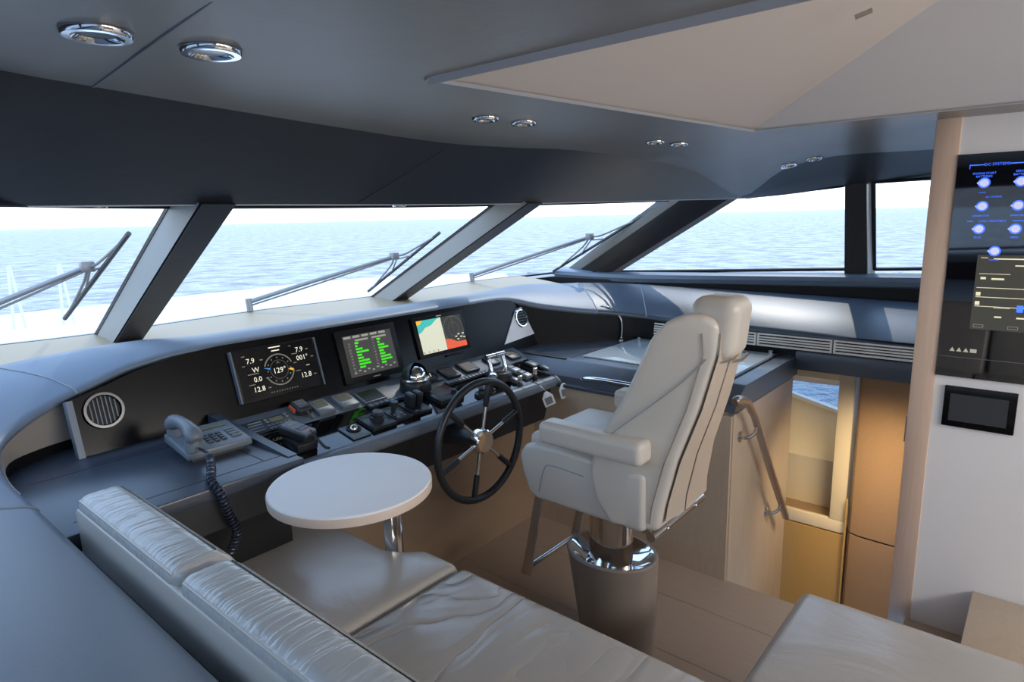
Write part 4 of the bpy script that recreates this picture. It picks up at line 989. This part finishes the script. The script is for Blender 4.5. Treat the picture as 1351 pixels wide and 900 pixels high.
for x in (1.76, 1.97): MB().use('chrome').ball((x, .860, .604), .007).build('bolt', None, t)
prof = [(.88, .625), (1.30, .625), (1.335, .645), (1.365, .72), (1.375, .775), (1.355, .815), (1.30, .832), (1.20, .835), (1.00, .822), (.88, .82)]
mb = MB().use('chair_leather'); mb.prism([(1.635, a_, b_) for a_, b_ in prof], (.44, 0, 0), r=.022, seg=4); st_ = mb.build('seat', None, t)
mb = MB().use('seam'); mb.tube(cr([(1.634, 1.285, .66), (1.634, 1.262, .745), (1.634, 1.23, .768), (1.634, 1.10, .762)], 5), .0022, 6); mb.build('piping', None, st_)
MB().use('chair_leather').cushion(1.665, 2.045, 1.02, 1.35, .80, .855, .022, .012, n=8).build('seat_pad', None, t)
prof = [(.99, .63), (1.045, .70), (1.072, .80), (1.045, .89), (1.02, .95), (.955, 1.05), (.905, 1.16), (.865, 1.25), (.825, 1.298), (.775, 1.322), (.72, 1.322), (.685, 1.295), (.690, 1.21), (.735, 1.04), (.795, .87), (.835, .70), (.845, .63)]
mb = MB().use('chair_leather')
def taper(p):
    x, y, z = p; ln = .70 + max(0, (1.30 - z)) * .22; k = max(0, min(1, (y - (ln - .02)) / .16)); q = max(0, min(1, (1.32 - z) / .7)); xl = 1.682 - .012 * q - .055 * k; xr = 1.885 + .135 * q * q + .06 * k
    return (xl + (x - 1.615) / .47 * (xr - xl), y, z)
n_ = len(prof); q1 = [taper((1.615, a_, b_)) for a_, b_ in prof]; q2 = [taper((2.085, a_, b_)) for a_, b_ in prof]
mb.add(q1 + q2, [tuple(range(n_)), tuple(range(2 * n_ - 1, n_ - 1, -1))] + [(i, (i + 1) % n_, n_ + (i + 1) % n_, n_ + i) for i in range(n_)], r=.020, seg=4)
bk_ = mb.build('backrest', None, t)
rear = [(.683, 1.27), (.686, 1.21), (.730, 1.04), (.789, .87), (.826, .72), (.834, .66)]
mb = MB().use('chair_back'); mb.loft([[taper((1.64, a_ - .003, b_)) for a_, b_ in rear], [taper((1.85, a_ - .014, b_)) for a_, b_ in rear], [taper((2.06, a_ - .003, b_)) for a_, b_ in rear]]); mb.build('back_cover', None, bk_)
mb = MB().use('bronze')
mb.tube([taper((1.80, a_ - .0125, b_)) for a_, b_ in rear], .0022, 6); mb.build('seam', None, bk_)
mb = MB().use('bronze'); mb.tube([taper((1.613, a_ + .035, b_)) for a_, b_ in [(.691, 1.27)] + rear[1:]], .002, 6); mb.build('seam', None, bk_)
mb = MB().use('seam'); mb.tube(cr([taper((1.613, .995, .93)), taper((1.613, .93, .985)), taper((1.613, .80, 1.10)), taper((1.613, .735, 1.17)), taper((1.613, .715, 1.195))], 4), .002, 6); mb.build('piping', None, bk_)
def hfn(w_): return (w_.x, w_.y + (w_.z - 1.25) * -.10, w_.z)
hr_ = MB().use('chair_leather').cushion(1.695, 1.842, .648, .795, 1.185, 1.368, .042, fn=hfn, n=6).build('headrest', None, t)
mb = MB().use('bronze'); mb.tube([(1.71, .655, 1.190), (1.77, .650, 1.184), (1.835, .655, 1.190)], .0045, 6); mb.build('piping', None, hr_)
for x0 in (1.575, 2.05):
    MB().use('chair_leather').cushion(x0, x0 + .085, .862, 1.245, .862, .938, .022, n=4, fn=lambda w_: (w_.x, w_.y, w_.z + (w_.y - 1.05) * -.0)).build('armrest', None, t)
for x in (1.70, 2.02):
    mb = MB().use('bronze'); mb.prism([(x - .006, 1.315, .615), (x - .006, 1.35, .615), (x - .006, 1.425, .265), (x - .006, 1.385, .265)], (.012, 0, 0), r=.003); mb.build('footrest_bar', None, t)
MB().use('steel').cyl((1.70, 1.40, .295), (2.02, 1.40, .295), .011, n=14).build('footrest_rod', None, t)

# ================================================================== STARBOARD COUNTER
t = thing('side_counter', 'dark leather-topped counter with light wood front, starboard of the helm', 'counter', (2.95, 1.5, 0))
mb = MB().use('counter')
mb.prism([(3.40, .955, .865), (2.68, .955, .865), (2.655, .955, .858), (2.56, .955, .80), (2.555, .955, .765), (3.40, .955, .765)], (0, 1.38, 0)); mb.build('top', None, t)
mb = MB().use('woodp'); mb.box(2.535, 2.56, .962, 2.06, 0, .755); mb.build('front_panel', None, t)
mb = MB().use('counter'); mb.box(2.525, 2.70, 1.20, 2.0, .750, .768, r=.003); mb.build('tray', None, t)
mb = MB().use('chrome'); mb.tube(cr([(2.585, 1.76, .772), (2.565, 1.72, .800), (2.56, 1.62, .812), (2.56, 1.40, .812), (2.565, 1.28, .80), (2.585, 1.24, .772)], 6), .012, 12); mb.build('grab_handle', None, t)
mb = MB().use('darkgrey'); mb.box(2.70, 3.36, 1.885, 1.89, .8645, .8662); mb.build('groove', None, t)
tl = thing('glass_lid', 'glass lid, painted pale with window reflection, set into the dark side counter', 'lid', (3.05, 1.45, .866))
MB().use('lid').box(2.745, 3.33, 1.05, 1.85, .866, .874, r=.002).build('pane', None, tl)
MB().use('darkgrey').box(2.735, 3.345, 1.035, 1.05, .866, .873).build('edge_strip', None, tl)
for x, y in ((3.34, 1.075), (3.31, 1.83), (2.78, 1.06)):
    MB().use('chrome').lathe((x, y, .874), [(.012, 0), (.012, .010), (.008, .013), (.001, .013)], n=18).build('knob', None, tl)
t = thing('gooseneck_lamp', 'slim chrome gooseneck chart lamp on the side counter', 'lamp', (3.25, 1.915, .865))
MB().use('chrome').lathe((3.25, 1.915, .865), [(.018, 0), (.018, .008), (.009, .014), (.008, .022)], n=20).build('base', None, t)
MB().use('steel').tube(cr([(3.25, 1.915, .88), (3.252, 1.912, .93), (3.248, 1.915, .985), (3.24, 1.945, 1.035), (3.225, 1.99, 1.06), (3.21, 2.03, 1.062)], 5), .0065, 10).build('stem', None, t)
MB().use('chrome').cyl((3.215, 2.02, 1.062), (3.195, 2.075, 1.056), .013, .016, n=16).build('lamp_head', None, t)
# slotted vent below the ledge
t = thing('slotted_vent', 'long cream slotted air vent under the leather ledge', 'vent', (3.37, 1.1, .90))
secs = [(1.83, 1.493), (1.487, 1.163), (1.157, .790), (.784, .413), (.407, .05)]
for ya, yb in secs:
    fr = MB().use('vent')
    z0, z1 = .900, .968
    fr.box(3.362, 3.372, yb, ya, z1 - .008, z1); fr.box(3.362, 3.372, yb, ya, z0, z0 + .010)
    fr.box(3.362, 3.372, ya - .010, ya, z0 + .008, z1 - .006); fr.box(3.362, 3.372, yb, yb + .010, z0 + .008, z1 - .006); fr.build('frame', None, t)
    for k in range(3):
        MB().use('vent').box(3.360, 3.370, yb + .008, ya - .008, z0 + .0180 + k * .0135, z0 + .0258 + k * .0135).build('slat', None, t)
MB().use('matt').box(3.374, 3.40, -.2, 1.86, .80, .985).build('backing', None, t)
o = MB().use('counter').box(3.345, 3.50, -.2, .955, .80, .895, r=.006).build('trim_14', None); struct(o)

# handrail beside the stairs
t = thing('handrail', 'bronze handrail sloping down beside the stairs', 'handrail', (2.8, .92, .1))
MB().use('bronze').tube(cr([(2.41, .905, .86), (2.44, .90, .865), (2.53, .90, .835), (2.60, .90, .775), (2.66, .90, .715), (2.90, .90, .40), (3.13, .90, .12), (3.165, .90, .075)], 6), .017, 14).build('rail', None, t)
for x, z in ((2.66, .69), (3.06, .185)):
    MB().use('steel').tube(cr([(x - .02, .962, z - .05), (x - .02, .93, z - .05), (x - .005, .905, z - .03), (x, .90, z)], 4), .008, 10).build('bracket', None, t)
    MB().use('steel').lathe((x - .02, .962, z - .05), [(.026, 0), (.025, .006), (.001, .007)], axis=(0, -1, 0), n=24).build('rosette', None, t)

# ================================================================== WALL DISPLAYS
WF = ((2.7215, .285, 0), (0, -1, 0), (0, 0, 1))       # u runs aft, v up, normal to port
t = thing('monitoring_board', 'tall black glass monitoring board with lit icons on the white wall', 'display', (2.72, .0, 1.0))
mb = MB().use('mirrorblack').frame(*WF); mb.box(.0, .60, 1.0, 1.772, .0, .012); mb.build('black_glass', None, t)
W2 = ((2.7090, .285, 0), (0, -1, 0), (0, 0, 1))
mb = MB().use('g_led').frame(*W2)
mb.rect(.035, .075, 1.733, 1.736); mb.rect(.035, .037, 1.722, 1.736); mb.rect(.145, .3, 1.733, 1.736); CAP = [('DC SYSTEMS', .11, 1.7345, .0125)]
CAP += [('ENGINE START', .078, 1.706, .0095), ('BATTERIES', .078, 1.696, .0095), ('SERVICE', .178, 1.708, .0095), ('BATTERIES', .178, 1.698, .0095), ('AC SYSTEMS', .11, 1.628, .008), ('LIGHTS', .078, 1.643, .006),
        ('GENERATOR', .080, 1.566, .008), ('INVERTER', .178, 1.566, .008), ('HOLD TREATMENT', .115, 1.548, .0085), ('BILGE', .078, 1.494, .008), ('FRESH', .178, 1.494, .008), ('WATER', .130, 1.418, .008)]
mb.rect(.045, .062, 1.547, 1.549); mb.rect(.168, .25, 1.547, 1.549)
mb.build('heading_lines', None, t)
for s_, x, y, z in CAP: MB().use('g_led').frame(*W2).text(s_, x, y, z).build('caption', None, t)

for x, y in ((.080, 1.675), (.178, 1.675), (.082, 1.598), (.178, 1.598), (.080, 1.522), (.178, 1.522), (.130, 1.448)):
    mb = MB().use('g_led').frame(*W2); mb.ring(x, y, .0125, .0170, z=.0006, n=28); mb.use('g_ledw'); mb.poly([(x + .0126 * cos(2 * pi * k / 24), y + .0126 * sin(2 * pi * k / 24)) for k in range(24)], .0006)
    mb.poly([(x - .021, y), (x - .012, y + .008), (x - .012, y - .008)], .0006); mb.build('lit_icon', None, t)
mb = MB().use('g_panel').frame(*W2); mb.rect(.085, .40, 1.178, 1.435, .0004); mb.build('screen', None, t)
mb = MB().use('g_line').frame(*W2)
mb.rect(.13, .30, 1.420, 1.424, .0008); mb.rect(.19, .30, 1.398, 1.402, .0008); mb.rect(.095, .18, 1.370, 1.3715, .0008)
mb.rect(.10, .115, 1.352, 1.36, .0008); mb.rect(.13, .165, 1.351, 1.357, .0008)
for y in (1.322, 1.290, 1.258): mb.rect(.092, .30, y, y + .002, .0008)
for y in (1.292, 1.260): mb.rect(.092, .105, y + .003, y + .016, .0008)
mb.rect(.15, .17, 1.222, 1.227, .0008); mb.rect(.21, .25, 1.222, 1.227, .0008); mb.rect(.145, .19, 1.255, 1.2565, .0008)
mb.text('MAIN', .105, 1.425, .008, .0008)
mb.use('g_led'); mb.rect(.208, .225, 1.245, 1.268, .0009)
mb.use('g_greyl')
for x in (.095, .19): mb.rect(x, x + .028, 1.185, 1.186, .0008); mb.rect(x, x + .028, 1.194, 1.195, .0008); mb.rect(x, x + .001, 1.185, 1.195, .0008); mb.rect(x + .027, x + .028, 1.185, 1.195, .0008)
mb.build('screen_graphics', None, t)
mb = MB().use('g_greyl').frame(*W2)
for k in range(3):
    x = .042 + k * .020; mb.poly([(x - .008, 1.093), (x + .008, 1.093), (x, 1.108)], .0006)
mb.rect(.094, .113, 1.093, 1.106, .0006); mb.build('warning_symbols', None, t)
mb = MB().use('plastic').frame(*W2); mb.rect(.0, .6, 1.072, 1.0735, .0004); mb.build('edge_line', None, t)
t = thing('touch_panel', 'small black-framed touch panel on the white wall', 'display', (2.72, .145, .81))
MB().use('panel').frame(*WF).box(.033, .243, .815, .965, .0, .012, r=.003).build('bezel', None, t)
MB().use(mat('dim_screen', (.045, .05, .06), .2)).frame(*W2).rect(.052, .220, .838, .938, .0006).build('screen', None, t)
